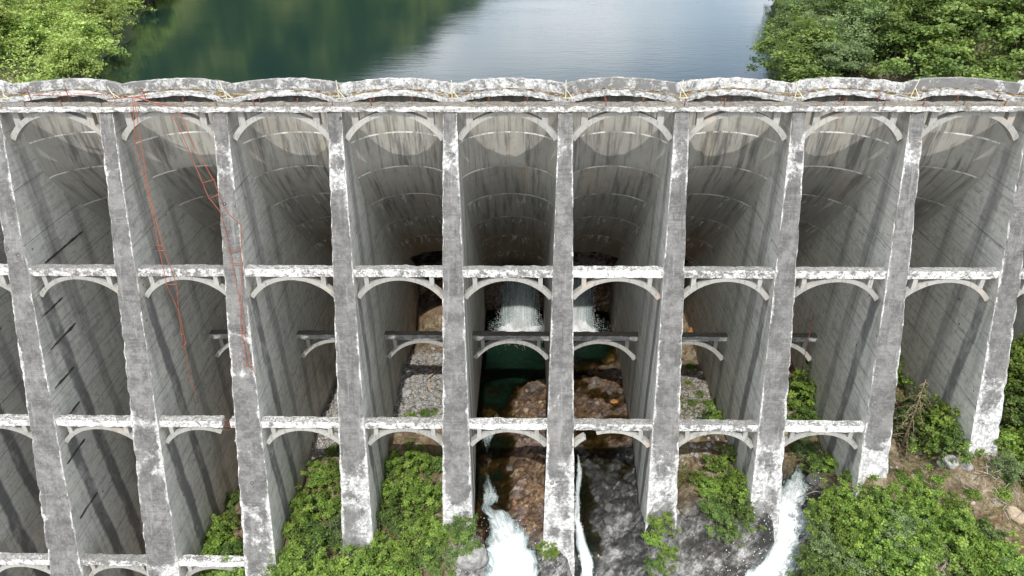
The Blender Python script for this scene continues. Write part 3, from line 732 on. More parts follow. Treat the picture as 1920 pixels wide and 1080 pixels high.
# fallen rusty handrail lying over the walkway
b = MB()
def pl(pts, Y): return [onY(x, y, Y) for x, y in pts]
b.tube(pl([(62, 178), (110, 180), (190, 177)], 45.0), .03, 5)
b.tube(pl([(200, 186), (250, 182), (275, 179)], 44.9), .035, 5)
b.tube(pl([(252, 182), (290, 193), (332, 199)], 44.3), .035, 5); b.tube(pl([(256, 181), (300, 197), (318, 213), (334, 198)], 44.05), .03, 5)
b.tube(pl([(255, 190), (264, 205)], 44.0), .03, 5)
o = b.build('bent_handrail', M['rust'], None, onY(260, 190, 44.5)); tag(o, 'bent rusty handrail lying in pieces across the left part of the walkway', 'handrail')

# two rusty ladders hanging down the downstream side
def on_face(px, py, off):
    d = ray(px, py); t = (44.13 + off - ZT * .307) / (d.y - .307 * d.z); return d * t
def ladder(name, left, right, rungs, fn, label):
    root = empty(name, fn(*left[0]), label, 'ladder')
    for pts in (left, right):
        bb = MB(); P = [fn(*p) for p in pts]; Q = []
        for a, c in zip(P, P[1:]):
            for q in range(4): Q.append(a.lerp(c, q / 4) + Vector((random.uniform(-.02, .02), 0, random.uniform(-.02, .02))))
        Q.append(P[-1]); bb.tube(Q, .024, 5); bb.build('side_rail', M['rust'], root, P[0])
    for a, c in rungs:
        bb = MB(); A, C = fn(*a), fn(*c); bb.tube([A - Vector((0, .03, 0)), C - Vector((0, .03, 0))], .028, 5); bb.build('rung', M['rust'], root, A)
    return root
def fnA(px, py):
    d = ray(px, py)
    if py < 515:
        t = (py - 185) / (515 - 185); return d * (lerp(43.9, 40.75, t) / d.y)
    return d * (40.72 / d.y)
ladder('hanging_ladder', [(249, 184), (252, 262), (277, 360), (298, 462), (312, 532), (338, 590), (347, 640), (352, 690), (373, 755)], [(252, 190), (264, 265), (280, 360), (308, 470), (331, 532), (336, 590), (344, 650)],
       [((250, 267), (268, 261)), ((293, 459), (308, 462)), ((296, 469), (311, 470)), ((311, 533), (331, 533)), ((341, 655), (350, 640)), ((340, 625), (345, 628))], fnA, 'twisted rusty ladder hanging free in front of the second bay, the left of two')
ladder('hanging_ladder', [(322, 214), (352, 275), (378, 340), (392, 371), (413, 398), (424, 440), (434, 490), (442, 530), (449, 560), (452, 620), (459, 660), (464, 686)], [(333, 206), (365, 275), (402, 340), (418, 385), (427, 400), (452, 422), (452, 470), (453, 520), (452, 565), (459, 625), (466, 660), (472, 688), (479, 704)],
       [((379, 343), (403, 336)), ((394, 371), (412, 364)), ((431, 471), (451, 467)), ((437, 494), (456, 493)), ((450, 625), (462, 628)), ((456, 682), (473, 688))], lambda x, y: on_face(x, y, -.22 if y > 330 else -.12), 'twisted rusty ladder draped down the face of a buttress, the right of two')
# thin rod leaning in the bay of the right-hand cascade
b = MB(); b.tube([onY(1503, 700, 46.8), onY(1511, 655, 46.6), onY(1526, 592, 46.2)], .024, 5)
tag(b.build('steel_rod', M['rust_dark'], None, onY(1503, 700, 46.8)), 'thin rusty rod leaning upright above shrubs right of the shallow strut', 'rod')

# ------------------------------------------------------------------ lake, hills, stream
b = MB(); ly = [52.4, 60, 70, 82, 100, 125, 150, 200, 280, 420, 470]
rings = [[(-60 - .4 * max(0, y - 80) - 8, y, -20.), (0, y, -20.), (45 + .4 * max(0, y - 80) + 8, y, -20.)] for y in ly]
b.loft(rings, False, False); tag(b.build('lake', M['lake']), 'calm dark green lake held behind the dam, mirroring cloud', 'lake', None, 'structure')
def mat_hill():
    g = NG('forested_hill'); P = g.pos(); n = g.noise(g.scl(P, (1., 1., .35)), .035, 8, .75); v = g.voro(P, .16)
    c = g.ramp(n, [(.4, (.005, .016, .012)), (.49, (.016, .034, .012)), (.54, (.045, .075, .016)), (.6, (.15, .17, .06))]); c = g.mix(g.step(v, .3, .9, 0, .6), c, (.012, .026, .01))
    return g.done(g.bsdf(c, .95, g.bump(v, 1., 3.), .1))
EL = [(-85, 26), (-60, 25), (-35, 21), (-25, 17.3), (-20, 14.6), (-13, 11.6), (-8, 9.6), (-4, 7.0), (0, 5.0), (10, 4), (30, 4.5), (60, 9), (85, 12)]
def elev(a):
    for (p, e), (q, f_) in zip(EL, EL[1:]):
        if a <= q: return lerp(e, f_, (a - p) / (q - p))
    return EL[-1][1]
b = MB(); rings = []
for r in (380, 440, 500, 560, 620, 680, 720, 800, 950, 1150):
    row = []
    for i in range(171):
        a = -85 + i; t = sst(360, 710, r) * (1 if r < 730 else 1 - .25 * (r - 720) / 430)
        e = math.tan(math.radians(elev(a))) * 720 * t
        z = -21 + e * (1 + .1 * N(a * .15, r * .01, 0, 1.)) + 5 * N(a, r * .05, 3, .5)
        row.append((r * math.sin(math.radians(a)), r * math.cos(math.radians(a)), z - 6 * (r < 400)))
    rings.append(row)
b.loft([r[::-1] for r in rings], False, False, 0, True); tag(b.build('hills', mat_hill()), 'forested hills beyond the far end of the lake', 'hills', None, 'structure')

b = MB(); xs = np.arange(-4.6, 9.6, .35); ysr = np.arange(35.6, 70.2, .35); vs = []; dp = []
for y in ysr:
    for x in xs:
        z = water_z(y) + .03 * N(x, y, 0, 1.2, 3) + (.05 * N(x, y, 5, 2.5, 3) if y < 46 else 0); vs.append((x, y, z)); dp.append(max(0., z - ground(x, y)))
n = len(xs); fs = []
for j in range(len(ysr) - 1):
    for i in range(n - 1):
        q = (j * n + i, j * n + i + 1, (j + 1) * n + i + 1, (j + 1) * n + i)
        if max(dp[t] for t in q) > 0: fs.append(q)
b.add(vs, fs, 0, True, depth=dp); tag(b.build('stream', M['stream']), 'clear green pool and stream running out between the buttresses', 'stream', None, 'structure')

# white water running over the rock
def cascade(name, path, label, parent=None, lift=.18, amp=.22, fo=.0, cat='cascade'):
    b = MB(); P = [(Vector((x, y, 0)), w, f_) for x, y, w, f_ in path]; pts = []
    for (a, wa, fa), (c, wc, fc) in zip(P, P[1:]):
        n = max(2, int((c - a).length / .18))
        for i in range(n): t = i / n; pts.append((a.lerp(c, t), lerp(wa, wc, t), lerp(fa, fc, t)))
    pts.append(P[-1]); m = 22; rings = []; foam = []; al = []; ac = []; d = 0.
    zprev = None
    for i, (p, w, f_) in enumerate(pts):
        t = (pts[min(i + 2, len(pts) - 1)][0] - pts[max(i - 2, 0)][0]).normalized(); s_ = Vector((-t.y, t.x, 0))
        d += .18; row = []
        zmid = min(ground(p.x + s_.x * q * w * .5, p.y + s_.y * q * w * .5) for q in (-1, 0, 1)) + .2
        zmid = max(zmid, water_z(p.y) + .04 if -5 < p.x < 9 and p.y > 33 else -99)
        zprev = zmid if zprev is None else min(zprev, lerp(zprev, zmid, .35))
        for j in range(m + 1):
            u = j / m * 2 - 1; q = p + s_ * (u * w * (1 + .4 * N(d * .8, u, 2, 1.1)))
            gz = ground(q.x, q.y)
            z = max(zprev, min(gz + .05, zprev + .5)) + lift * (1 - u * u) + amp * N(q.x, q.y * .6, d * .3, 1.1, 5) * (1 - u ** 4)
            row.append((q.x, q.y, z)); foam.append(f_ + .16 - .8 * abs(u) ** 3 - .45 * max(0., gz - zprev - .1)); al.append(d); ac.append(u * w)
        rings.append(row)
    b.loft(rings, False, False, 0, True, foam=foam, along=al, across=ac)
    # drops thrown off the surface
    for q in range(int(len(pts) * 9)):
        p, w, f_ = random.choice(pts); u = random.gauss(0, .5)
        if f_ < .1: continue
        x, y = p.x + u * w, p.y + random.gauss(0, .15); r = random.uniform(.015, .045); z = max(ground(x, y), water_z(y) - 9) + lift + abs(random.gauss(.12, .22))
        b.add([(x - r, y, z), (x, y - r, z), (x + r, y, z), (x, y + r, z), (x, y, z + r * 1.5), (x, y, z - r * 1.5)], [(0, 1, 4), (1, 2, 4), (2, 3, 4), (3, 0, 4), (1, 0, 5), (2, 1, 5), (3, 2, 5), (0, 3, 5)], 0, False, foam=[.6] * 6, along=[d] * 6, across=[0.] * 6)
    o = b.build(name, M['foam'], parent, (path[0][0], path[0][1], rings[0][m // 2][2])); return tag(o, label, cat)
cascade('rapids', [(-2.4, 49.6, .4, -.15), (-2.8, 48.2, .8, .1), (-3.2, 46.8, .6, .06), (-3.2, 45, .5, -.16), (-3.1, 42.6, .5, -.2), (-2.8, 41.2, .8, -.02), (-2.7, 40.3, 1.0, .1), (-3.0, 39.2, .8, -.08), (-2.5, 38, .5, -.25)], 'small foaming rapids along the left wall of the brown rock bay', cat='rapids', lift=.1, amp=.1)
def pxpath(lst):
    return [(p.x, p.y, w, f_) for p, w, f_ in ((at(px, py), w, f_) for px, py, w, f_ in lst)]
cascade('cascade', pxpath([(908, 956, .4, -.12), (918, 970, .85, .04), (930, 982, 1.2, .1), (945, 1008, 1.7, .16), (955, 1040, 2.2, .22), (960, 1075, 2.6, .26), (962, 1130, 2.9, .26)]), 'broad white cascade at the bottom centre, between two buttress feet', lift=.2, amp=.3)
cascade('cascade', pxpath([(1083, 858, .18, -.05), (1086, 890, .26, .16), (1082, 945, .24, .12), (1082, 985, .3, .2), (1089, 1025, .5, .22), (1096, 1070, .65, .2), (1100, 1120, .7, .2)]), 'narrow white cascade running down the right side of the middle buttress', lift=.1, amp=.12)
FO = (-.12, .06, .16, .22, .25, .28, .29, .29, .29)
cascade('cascade', [(x, y, w * 1.0, f_) for (x, y, w), f_ in zip(CUT, FO)], 'long white cascade on the right, pouring left over dark rock', lift=.25, amp=.3)

# two falls from the breached barrels into the pool
def waterfall(xa, xb, ytop, ztop, yb_, zb, label, seed, n):
    r_ = random.Random(seed); root = empty('waterfall', ((xa + xb) / 2, yb_, zb), label, 'waterfall'); b = MB()
    H = ztop - zb
    def fall(x, v, t): return (x, ytop - v * t * 1.0, ztop - H * t * t)
    for q in range(int(n * .45)):
        c = r_.random(); x = lerp(xa, xb, c) + .12 * r_.gauss(0, 1); v = (ytop - yb_) * r_.uniform(.75, 1.12); t0 = r_.uniform(0, .95); t1 = min(1., t0 + r_.uniform(.03, .22)); w = r_.uniform(.004, .014)
        dens = .5 + .5 * noise.noise((x * 1.7, seed, 0))
        if r_.random() > dens + .25: continue
        rings = []; m = 5; dx = r_.gauss(0, .15)
        for i in range(m + 1):
            t = lerp(t0, t1, i / m); p = fall(x + dx * t, v, t); ww = w * (1 + t) * math.sin(PI * (i + .6) / (m + 1.2))
            rings.append([(p[0] - ww, p[1], p[2]), (p[0], p[1] - ww, p[2]), (p[0] + ww, p[1], p[2]), (p[0], p[1] + ww, p[2])])
        nv = 4 * (m + 1); b.loft(rings, True, True, 0, True, foam=[.6] * nv, along=[q * .1] * nv, across=[x] * nv)
    for q in range(n * 10):
        c = r_.random(); x = lerp(xa - .3, xb + .3, c)
        if r_.random() > .35 + .9 * abs(noise.noise((x * 1.3 + seed, 2, 0))): continue
        t = r_.random() ** .7; p = fall(x + r_.gauss(0, .25) * t, (ytop - yb_) * r_.uniform(.6, 1.3), t); r = r_.uniform(.008, .024) * (.7 + .6 * t)
        X, Y, Z = p
        b.add([(X - r, Y, Z), (X, Y - r, Z), (X + r, Y, Z), (X, Y + r, Z), (X, Y, Z + r * 2), (X, Y, Z - r * 2)], [(0, 1, 4), (1, 2, 4), (2, 3, 4), (3, 0, 4), (1, 0, 5), (2, 1, 5), (3, 2, 5), (0, 3, 5)], 0, False, foam=[.6] * 6, along=[t] * 6, across=[x] * 6)
    for lay in (0, 1, 2):
        rings = []; foam = []; al = []; ac = []; m = 26
        for i in range(19):
            t = i / 18; row = []
            for j in range(m + 1):
                c = j / m; x = lerp(xa, xb, c); p = fall(x, (ytop - yb_) * (.84 + .1 * lay + .1 * noise.noise((x * 1.1, seed, lay))), t)
                row.append(p); e_ = 1 - abs(2 * c - 1) ** 4
                foam.append(.12 + .2 * t + .17 * noise.noise((x * 1.5 + seed, lay * 3.1, 0)) - .3 * (1 - e_) * 1.); al.append(t * 2.2 + lay * 5); ac.append(x * 1.6 + lay)
            rings.append(row)
        b.loft(rings, False, False, 0, True, foam=foam, along=al, across=ac)
    b.build('falling_water', M['foam'], root, (xa, ytop, zb))
    # splash mound and spray at the foot
    b = MB(); rings = []; nn = 44; foam = []; al = []; ac = []
    cx, cy = (xa + xb) / 2, yb_; rx, ry = (xb - xa) / 2 + .75, 2.1
    for i in range(16):
        rr = i / 15; row = []
        for j in range(nn):
            t = 2 * PI * j / nn; e = 1 + .25 * noise.noise((math.cos(t) * 2 + seed, math.sin(t) * 2, 0)); x = cx + rx * rr * e * math.cos(t); y = cy + ry * rr * e * math.sin(t) - .3 * rr
            z = zb + 1.0 * (1 - rr ** 1.4) * (.7 + .9 * N(x, y, seed, 1.5, 4)) + .05
            row.append((x, y, z)); foam.append(.6 - .75 * rr ** 2.6); al.append(y * 1.5); ac.append(x)
        rings.append(row)
    b.loft(rings, True, False, 0, True, foam=foam, along=al, across=ac)
    for q in range(n * 14):
        t = r_.uniform(0, 2 * PI); rr = abs(r_.gauss(0, .6)); x = cx + rx * rr * math.cos(t); y = cy + ry * rr * math.sin(t) - .2; z = zb + abs(r_.gauss(0, .6)) * (1.25 - min(1, rr * .7)) + .05; r = r_.uniform(.012, .034)
        b.add([(x - r, y, z), (x, y - r, z), (x + r, y, z), (x, y + r, z), (x, y, z + r), (x, y, z - r)], [(0, 1, 4), (1, 2, 4), (2, 3, 4), (3, 0, 4), (1, 0, 5), (2, 1, 5), (3, 2, 5), (0, 3, 5)], 0, False, foam=[.6] * 6, along=[x] * 6, across=[y] * 6)
    b.build('splash', M['foam'], root, (cx, cy, zb))
waterfall(-2.6, 1.35, 66.4, -36.9, 63.5, -41.8, 'broad waterfall dropping into the green pool left of the middle buttress', 3, 560)
waterfall(3.6, 7.2, 66.4, -36.6, 63.6, -41.8, 'thinner waterfall below the driftwood, right of the middle buttress', 8, 420)

# ------------------------------------------------------------------ driftwood, boulders, gravel
b = MB(); r_ = random.Random(5)
for q in range(90):
    c = Vector((r_.gauss(6.0, 1.3), r_.gauss(66.6, .6), -35.9 + abs(r_.gauss(0, .55)))); d = Vector((r_.gauss(0, 1), r_.gauss(0, .6), r_.gauss(0, .45))).normalized() * r_.uniform(.4, 1.5)
    b.tube([c - d, c + Vector((r_.gauss(0, .1), 0, r_.gauss(0, .1))), c + d], [r_.uniform(.02, .06), .035, .012], 5)
tag(b.build('driftwood_pile', M['twig'], None, (6, 66.6, -36.4)), 'tangle of bare driftwood jammed under the broken barrel right of centre', 'driftwood')
def rock_mesh(seed, flat=.7):
    import bmesh
    bm = bmesh.new(); bmesh.ops.create_icosphere(bm, subdivisions=3, radius=1.); r = random.Random(seed)
    pl_ = [Vector((r.gauss(0, 1), r.gauss(0, 1), r.gauss(0, 1))).normalized() for _ in range(9)]; cut = [r.uniform(.6, .9) for _ in pl_]
    for v in bm.verts:
        for nrm_, c in zip(pl_, cut):
            dd = v.co.dot(nrm_) - c
            if dd > 0: v.co -= nrm_ * dd * .9
        v.co += v.co.normalized() * .09 * N(v.co.x + seed, v.co.y, v.co.z, 1.8, 4); v.co.z *= flat
    me = bpy.data.meshes.new('boulder'); bm.to_mesh(me); bm.free(); me.materials.append(M['rock']); return me
RM = [rock_mesh(s_, f_) for s_, f_ in ((1, .7), (2, .6), (3, .8), (4, .55), (5, .75))]
ROCKC = {'g': (.3, .295, .285, 1), 'p': (.4, .39, .375, 1), 't': (.42, .33, .23, 1), 'o': (.42, .2, .07, 1), 'd': (.1, .098, .095, 1), 'k': (.5, .36, .32, 1), 'w': (.2, .125, .07, 1), 'v': (.12, .112, .105, 1)}
def boulder(px, py, size, label, group=None, seed=0, c='g'):
    p = at(px, py); o = link('boulder', RM[seed % 5], None, p + Vector((0, 0, size * .15))); o.scale = (size * random.uniform(.85, 1.2), size * random.uniform(.85, 1.15), size); o.rotation_euler = (random.uniform(-.3, .3), random.uniform(-.3, .3), random.uniform(0, 6))
    o.color = ROCKC[c]; return tag(o, label, 'boulder', group)
gb = [(762, 735, .62), (812, 690, .4), (822, 668, .42), (790, 700, .3), (805, 725, .34), (780, 690, .26), (826, 705, .3), (818, 740, .36), (795, 745, .28), (775, 712, .25), (800, 675, .28), (812, 655, .3), (785, 665, .22), (826, 728, .24), (770, 752, .3), (805, 758, .26)]
for i, (x, y, s_) in enumerate(gb):
    boulder(x, y, s_, 'large pale block standing at the left wall of the gravel bay' if i == 0 else 'pale or tan boulder lying on the gravel bed between struts', None if i == 0 else 'boulders on the gravel bed', i, 'ptpgtppgptgp'[i % 12])
for i, (c, (x, y, s_, l)) in enumerate(zip('kpggdgoot' + 'tgpddp', ((1718, 848, .42, 'pinkish boulder below the dead conifer'), (1782, 868, .52, 'large pale boulder on the dry bank by the rightmost buttress foot'), (1812, 876, .45, 'grey boulder just right of the large pale one on the bank'), (1768, 872, .38, 'small grey boulder just left of the large pale one on the bank'),
        (1525, 900, .6, 'grey rock beside the head of the right cascade'), (1060, 765, .0, ''), (1300, 626, .75, 'rust-orange boulder behind the shaded strut right of the falls'), (1100, 668, .7, 'orange-brown boulder in shallow water under the right waterfall'), (1140, 675, .85, 'wide ochre boulder in shallow water beside the buttress wall'), (1900, 968, .7, 'pale sandy rock at the right edge of the dry bank'),
        (1008, 785, .0, ''), (880, 1045, 1.3, 'large bleached rock left of the bottom cascade'), (1195, 1050, .0, 'grey boulder beside the narrow cascade at the bottom'), (1075, 960, .0, 'dark boulder at the foot of the middle buttress'), (1265, 960, .35, 'small pale stone at a buttress foot right of the dark rock')))):
    if s_ > 0: boulder(x, y, s_, l, None, i + 1, c)
r_ = random.Random(31)
for q in range(36):
    px, py, c = ((r_.uniform(945, 1022), r_.uniform(715, 780), 'wwovt') , (r_.uniform(1085, 1190), r_.uniform(700, 785), 'owwvd'), (r_.uniform(905, 1015), r_.uniform(862, 1000), 'wvwdw'), (r_.uniform(1105, 1205), r_.uniform(880, 1060), 'ddvvd'))[q % 4]
    boulder(px, py, r_.uniform(.14, .42), 'angular wet stone on the bedrock of the stream between the buttresses', 'stones on the stream bedrock', q, r_.choice(c))
for q in range(22):
    boulder(r_.uniform(750, 828), r_.uniform(655, 770), r_.uniform(.12, .36), 'pale or tan boulder lying on the gravel bed between struts', 'boulders on the gravel bed', q, r_.choice('pptgp'))
for q in range(26):
    boulder(r_.uniform(1640, 1905), r_.uniform(865, 960), r_.uniform(.06, .2), 'small stone scattered on the dry brown bank at right', 'stones on the dry bank', q, r_.choice('pkgt'))
# loose gravel and pebbles: nobody could count them
b = MB(); r_ = random.Random(9)
for q in range(2600):
    if q < 1500: x, y = r_.uniform(-11.6, -5.2), r_.uniform(47, 58)
    elif q < 2000: x, y = r_.uniform(10.3, 16.5), r_.uniform(42, 55)
    else: x, y = r_.uniform(-18.5, -13), r_.uniform(45, 54)
    z = ground(x, y); r = .03 + .26 * r_.random() ** 4; h = r * r_.uniform(.5, .8); a = r_.uniform(0, 6)
    ps = [(x + r * math.cos(a + t) * r_.uniform(.7, 1.2), y + r * math.sin(a + t) * r_.uniform(.7, 1.2), z - .02 + h * .2) for t in (0, 1.25, 2.5, 3.8, 5)]; tp = [(x + (p[0] - x) * .55, y + (p[1] - y) * .55, z + h) for p in ps]
    b.loft([ps, tp], True, True)
gvo = b.build('gravel', M['rock']); gvo.color = ROCKC['p']; tag(gvo, 'loose pale gravel and pebbles on the valley floor', 'gravel', None, 'stuff')

# ------------------------------------------------------------------ plants
def leaf_mesh(name, cen, nrm_, size, mat, tone):
    n = len(cen); nrm_ = nrm_ / np.linalg.norm(nrm_, axis=1)[:, None]
    t = rng.normal(size=(n, 3)); t -= nrm_ * (t * nrm_).sum(1)[:, None]; t /= np.linalg.norm(t, axis=1)[:, None]; s_ = np.cross(nrm_, t)
    L = (size * rng.uniform(.65, 1.35, n))[:, None]; W = L * .36
    v = np.empty((n, 4, 3)); v[:, 0] = cen - t * L * .5; v[:, 1] = cen + s_ * W + nrm_ * L * .1; v[:, 2] = cen + t * L * .5 - nrm_ * L * .06; v[:, 3] = cen - s_ * W + nrm_ * L * .1
    me = bpy.data.meshes.new(name); me.vertices.add(n * 4); me.vertices.foreach_set('co', v.astype(np.float32).ravel())
    me.loops.add(n * 4); me.loops.foreach_set('vertex_index', np.arange(n * 4, dtype=np.int32)); me.polygons.add(n)
    me.polygons.foreach_set('loop_start', np.arange(0, n * 4, 4, dtype=np.int32)); me.polygons.foreach_set('loop_total', np.full(n, 4, dtype=np.int32))
    me.update(calc_edges=True); me.validate()
    me.attributes.new('leaf_tone', 'FLOAT', 'POINT').data.foreach_set('value', np.repeat(tone, 4).astype(np.float32)); me.materials.append(mat)
    return me
def crown_mesh(name, seed, rx, rz, z0, nc, per, leaf, cr, mat, lump=.35):
    r = random.Random(seed); C = []; D = []
    while len(C) < nc:
        d = Vector((r.gauss(0, 1), r.gauss(0, 1), r.gauss(.25, 1))).normalized()
        if d.z < -.55: continue
        rad = (1 + lump * N(d.x + seed * 3.3, d.y, d.z, 1.3, 3) * 1.6) * r.uniform(.45, 1.) ** .45
        C.append((d.x * rx * rad, d.y * rx * rad, z0 + d.z * rz * rad)); D.append(tuple(d))
    C = np.array(C); D = np.array(D); tone_c = np.clip(.5 + .22 * rng.normal(size=nc), 0, 1)
    cen = np.repeat(C, per, 0) + rng.normal(size=(nc * per, 3)) * np.array([cr, cr, cr * .6])
    nr = np.repeat(D, per, 0) * .45 + np.array([0, 0, .75]) + rng.normal(size=(nc * per, 3)) * .5
    tone = np.clip(np.repeat(tone_c, per) + rng.normal(size=nc * per) * .2, 0, 1)
    return leaf_mesh(name, cen, nr, leaf, mat, tone), C
def stems_mesh(name, C, base_r, mat, trunk_h=0., seed=0, n=9):
    b = MB(); r = random.Random(seed); top = Vector((r.gauss(0, .1), r.gauss(0, .1), trunk_h))
    if trunk_h > 0: b.tube([(0, 0, -.5), (r.gauss(0, .05), r.gauss(0, .05), trunk_h * .5), top], [base_r, base_r * .8, base_r * .62], 8)
    for i in range(n):
        c = Vector(C[r.randrange(len(C))]); st = top if trunk_h > 0 else Vector((r.gauss(0, .12), r.gauss(0, .12), -.25)); md = st.lerp(c, .5) + Vector((r.gauss(0, .12), r.gauss(0, .12), .12 * (c - st).length))
        rr = base_r * (.55 if trunk_h > 0 else .6); b.tube([st, md, c], [rr, rr * .6, rr * .2], 5)
    return b.build(name, mat).data
def make_proto(kind, crown_name, stem_name, crown_me, stem_me):
    root = bpy.data.objects.new(kind, None); a = bpy.data.objects.new(crown_name, crown_me); c = bpy.data.objects.new(stem_name, stem_me)
    return (kind, crown_name, stem_name, crown_me, stem_me)
tmp_objs = []
def plant(proto, loc, sc, label, cat, group, rz=None):
    kind, cn, sn, cm, sm = proto
    root = empty(kind, loc, label, cat, group); root.scale = sc if isinstance(sc, tuple) else (sc, sc, sc); root.rotation_euler = (0, 0, random.uniform(0, 6.28) if rz is None else rz)
    for nme, me in ((sn, sm), (cn, cm)):
        o = bpy.data.objects.new(nme, me); COL.objects.link(o); o.parent = root
    return root
def stem_data(*a, **k):
    before = set(bpy.data.objects); me = stems_mesh(*a, **k)
    for o in set(bpy.data.objects) - before: bpy.data.objects.remove(o)
    return me
SH = []
for i, (mt, rx, rz, nc, per, lf_) in enumerate((('leaf_a', 1.4, 1.3, 95, 44, .175), ('leaf_a', 1.55, 1.45, 105, 46, .185), ('leaf_b', 1.35, 1.35, 95, 44, .17), ('leaf_a', 1.25, 1.15, 85, 46, .16), ('leaf_b', 1.5, 1.25, 100, 44, .175), ('leaf_c', 1.35, 1.35, 100, 48, .135))):
    cm, C = crown_mesh('foliage', 20 + i, rx, rz, rz * .75, nc, per, lf_, .14, M[mt], .85); SH.append(make_proto('shrub', 'foliage', 'stem', cm, stem_data('stem', C, .05, M['twig'], 0., i, 18)))
LOW = []
for i, mt in enumerate(('leaf_a', 'leaf_b', 'leaf_a')):
    cm, C = crown_mesh('foliage', 40 + i, .6, .38, .2, 40, 26, .14, .13, M[mt]); LOW.append(make_proto('low_plant', 'foliage', 'stem', cm, stem_data('stem', C, .02, M['bark'], 0., i, 6)))
TR = []
for i, (mt, rx, rz, nc, per, lf_) in enumerate((('leaf_t', 2.7, 2.9, 150, 50, .27), ('leaf_l', 2.5, 2.4, 140, 50, .25), ('leaf_t', 3.0, 2.6, 160, 50, .27), ('leaf_c', 2.4, 2.8, 140, 56, .22), ('leaf_t', 2.2, 3.3, 140, 50, .25), ('leaf_l', 2.0, 2.0, 120, 50, .24))):
    cm, C = crown_mesh('crown', 60 + i, rx, rz, 1.5 + rz * .45, nc, per, lf_, .3, M[mt], .7); TR.append(make_proto('broadleaf_tree', 'crown', 'trunk', cm, stem_data('trunk', C, .16, M['bark'], 1.6, i, 10)))

def bushes(lst, label, group, protos=SH):
    for i, (px, py, s_, v) in enumerate(lst):
        p = at(px, py); s2 = s_ * random.uniform(.95, 1.05)
        plant(protos[v % len(protos)], p + Vector((0, 0, -.15)), (s2, s2, s2 * random.uniform(.85, 1.1)), label, 'shrub' if protos is SH else 'plant', group)
bushes([(420, 1000, .75, 0), (437, 950, .55, 2), (410, 1045, .85, 1), (440, 1055, .8, 4), (395, 1080, .8, 0), (440, 1100, .9, 3)], 'bright green shrub growing under the lowest strut left of the white-based buttress', 'shrubs under the lowest strut on the left')
bushes([(600, 905, .75, 0), (630, 900, .6, 1), (570, 960, .85, 3), (615, 965, .9, 1), (555, 1010, .8, 0), (600, 1030, 1.0, 4), (640, 1010, .8, 5), (560, 1075, 1.0, 1), (520, 1085, .8, 5), (610, 1095, 1.0, 0), (635, 850, .4, 2)], 'green shrub filling the bay left of the gravel bay', 'shrubs in the bay left of the gravel bay')
bushes([(745, 885, .75, 0), (785, 880, .85, 1), (820, 880, .75, 2), (725, 935, .8, 3), (770, 940, .95, 0), (815, 945, .85, 1), (735, 990, .85, 4), (785, 1000, .9, 3), (825, 1010, .8, 0), (700, 1040, .75, 1), (755, 1055, .95, 0), (810, 1060, .85, 4), (870, 1020, .75, 2), (850, 1050, .6, 5), (690, 1085, .95, 1), (750, 1100, .95, 3), (650, 1090, .8, 0), (720, 905, .6, 2)], 'bright green leafy shrub in the dense thicket below the gravel bay', 'shrubs below the gravel bay')
bushes([(1350, 885, .8, 0), (1380, 930, .75, 1), (1330, 925, .65, 3), (1395, 975, .75, 4), (1345, 975, .8, 2), (1310, 905, .45, 0), (1370, 1010, .55, 5)], 'green shrub on the rock bank left of the long right-hand cascade', 'shrubs left of the right cascade')
bushes([(1345, 790, .5, 0), (1375, 795, .55, 2), (1325, 790, .4, 4)], 'low green shrub just behind the strut in the gravelly bay right of the falls', 'shrubs behind the strut right of the falls')
bushes([(1500, 760, 0.98, 1), (1530, 740, 1.04, 0), (1555, 790, 0.92, 2), (1505, 800, 0.85, 4), (1545, 720, 0.73, 0), (1500, 850, 0.67, 5), (1555, 880, 0.61, 0), (1530, 880, 0.55, 2)], 'leafy shrub around the lowest strut above the head of the right cascade', 'shrubs above the right cascade')
bushes([(1705, 720, 0.92, 0), (1735, 740, 0.85, 2), (1720, 790, 0.98, 4), (1765, 820, 1.16, 1), (1735, 845, 0.85, 0), (1790, 850, 0.73, 2), (1705, 830, 0.67, 5), (1690, 680, 0.73, 3)], 'leafy shrub around the dead conifer between the two rightmost buttresses', 'shrubs around the dead conifer')
bushes([(1905, 880, 1.16, 1), (1885, 850, 0.92, 0), (1930, 830, 1.22, 4), (1905, 770, 1.10, 2), (1945, 900, 1.22, 0), (1910, 700, 1.10, 1), (1880, 890, 0.73, 5), (1940, 740, 1.22, 3)], 'leafy shrub right of the rightmost buttress at the frame edge', 'shrubs right of the rightmost buttress')
r_ = random.Random(4); fl = []
for row, (y, xa, xb) in enumerate(((965, 1575, 1720), (990, 1555, 1790), (1015, 1540, 1830), (1040, 1530, 1860), (1065, 1540, 1700), (1070, 1830, 1910), (1095, 1530, 1740), (1100, 1800, 1930), (1130, 1520, 1930))):
    x = xa
    while x < xb: fl.append((x + r_.uniform(-12, 12), y + r_.uniform(-8, 8), r_.uniform(.7, 1.0), r_.choice((0, 1, 3, 5, 0, 1, 2, 4)))); x += r_.uniform(42, 60)
bushes(fl, 'bright green leafy shrub in the big thicket at the bottom right', 'shrubs in the bottom right thicket')
bushes([(1235, 990, .55, 0), (1225, 1015, .5, 3), (1250, 1040, .45, 0), (1232, 1065, .5, 4)], 'small lime green shrub below the foot of the buttress beside the dark rock', 'shrubs beside the dark rock')
bushes([(1032, 1040, .45, 0), (1020, 1028, .32, 3)], 'small lime green shrub at the foot of the middle buttress', 'shrubs at the middle buttress foot')
bushes([(770, 782, .7, 0), (795, 778, .8, 1), (815, 775, .7, 2), (755, 785, .6, 0), (780, 795, .7, 1), (620, 845, .7, 0)], 'low green plant on the gravel just behind a lower strut', 'low plants on the gravel', LOW)
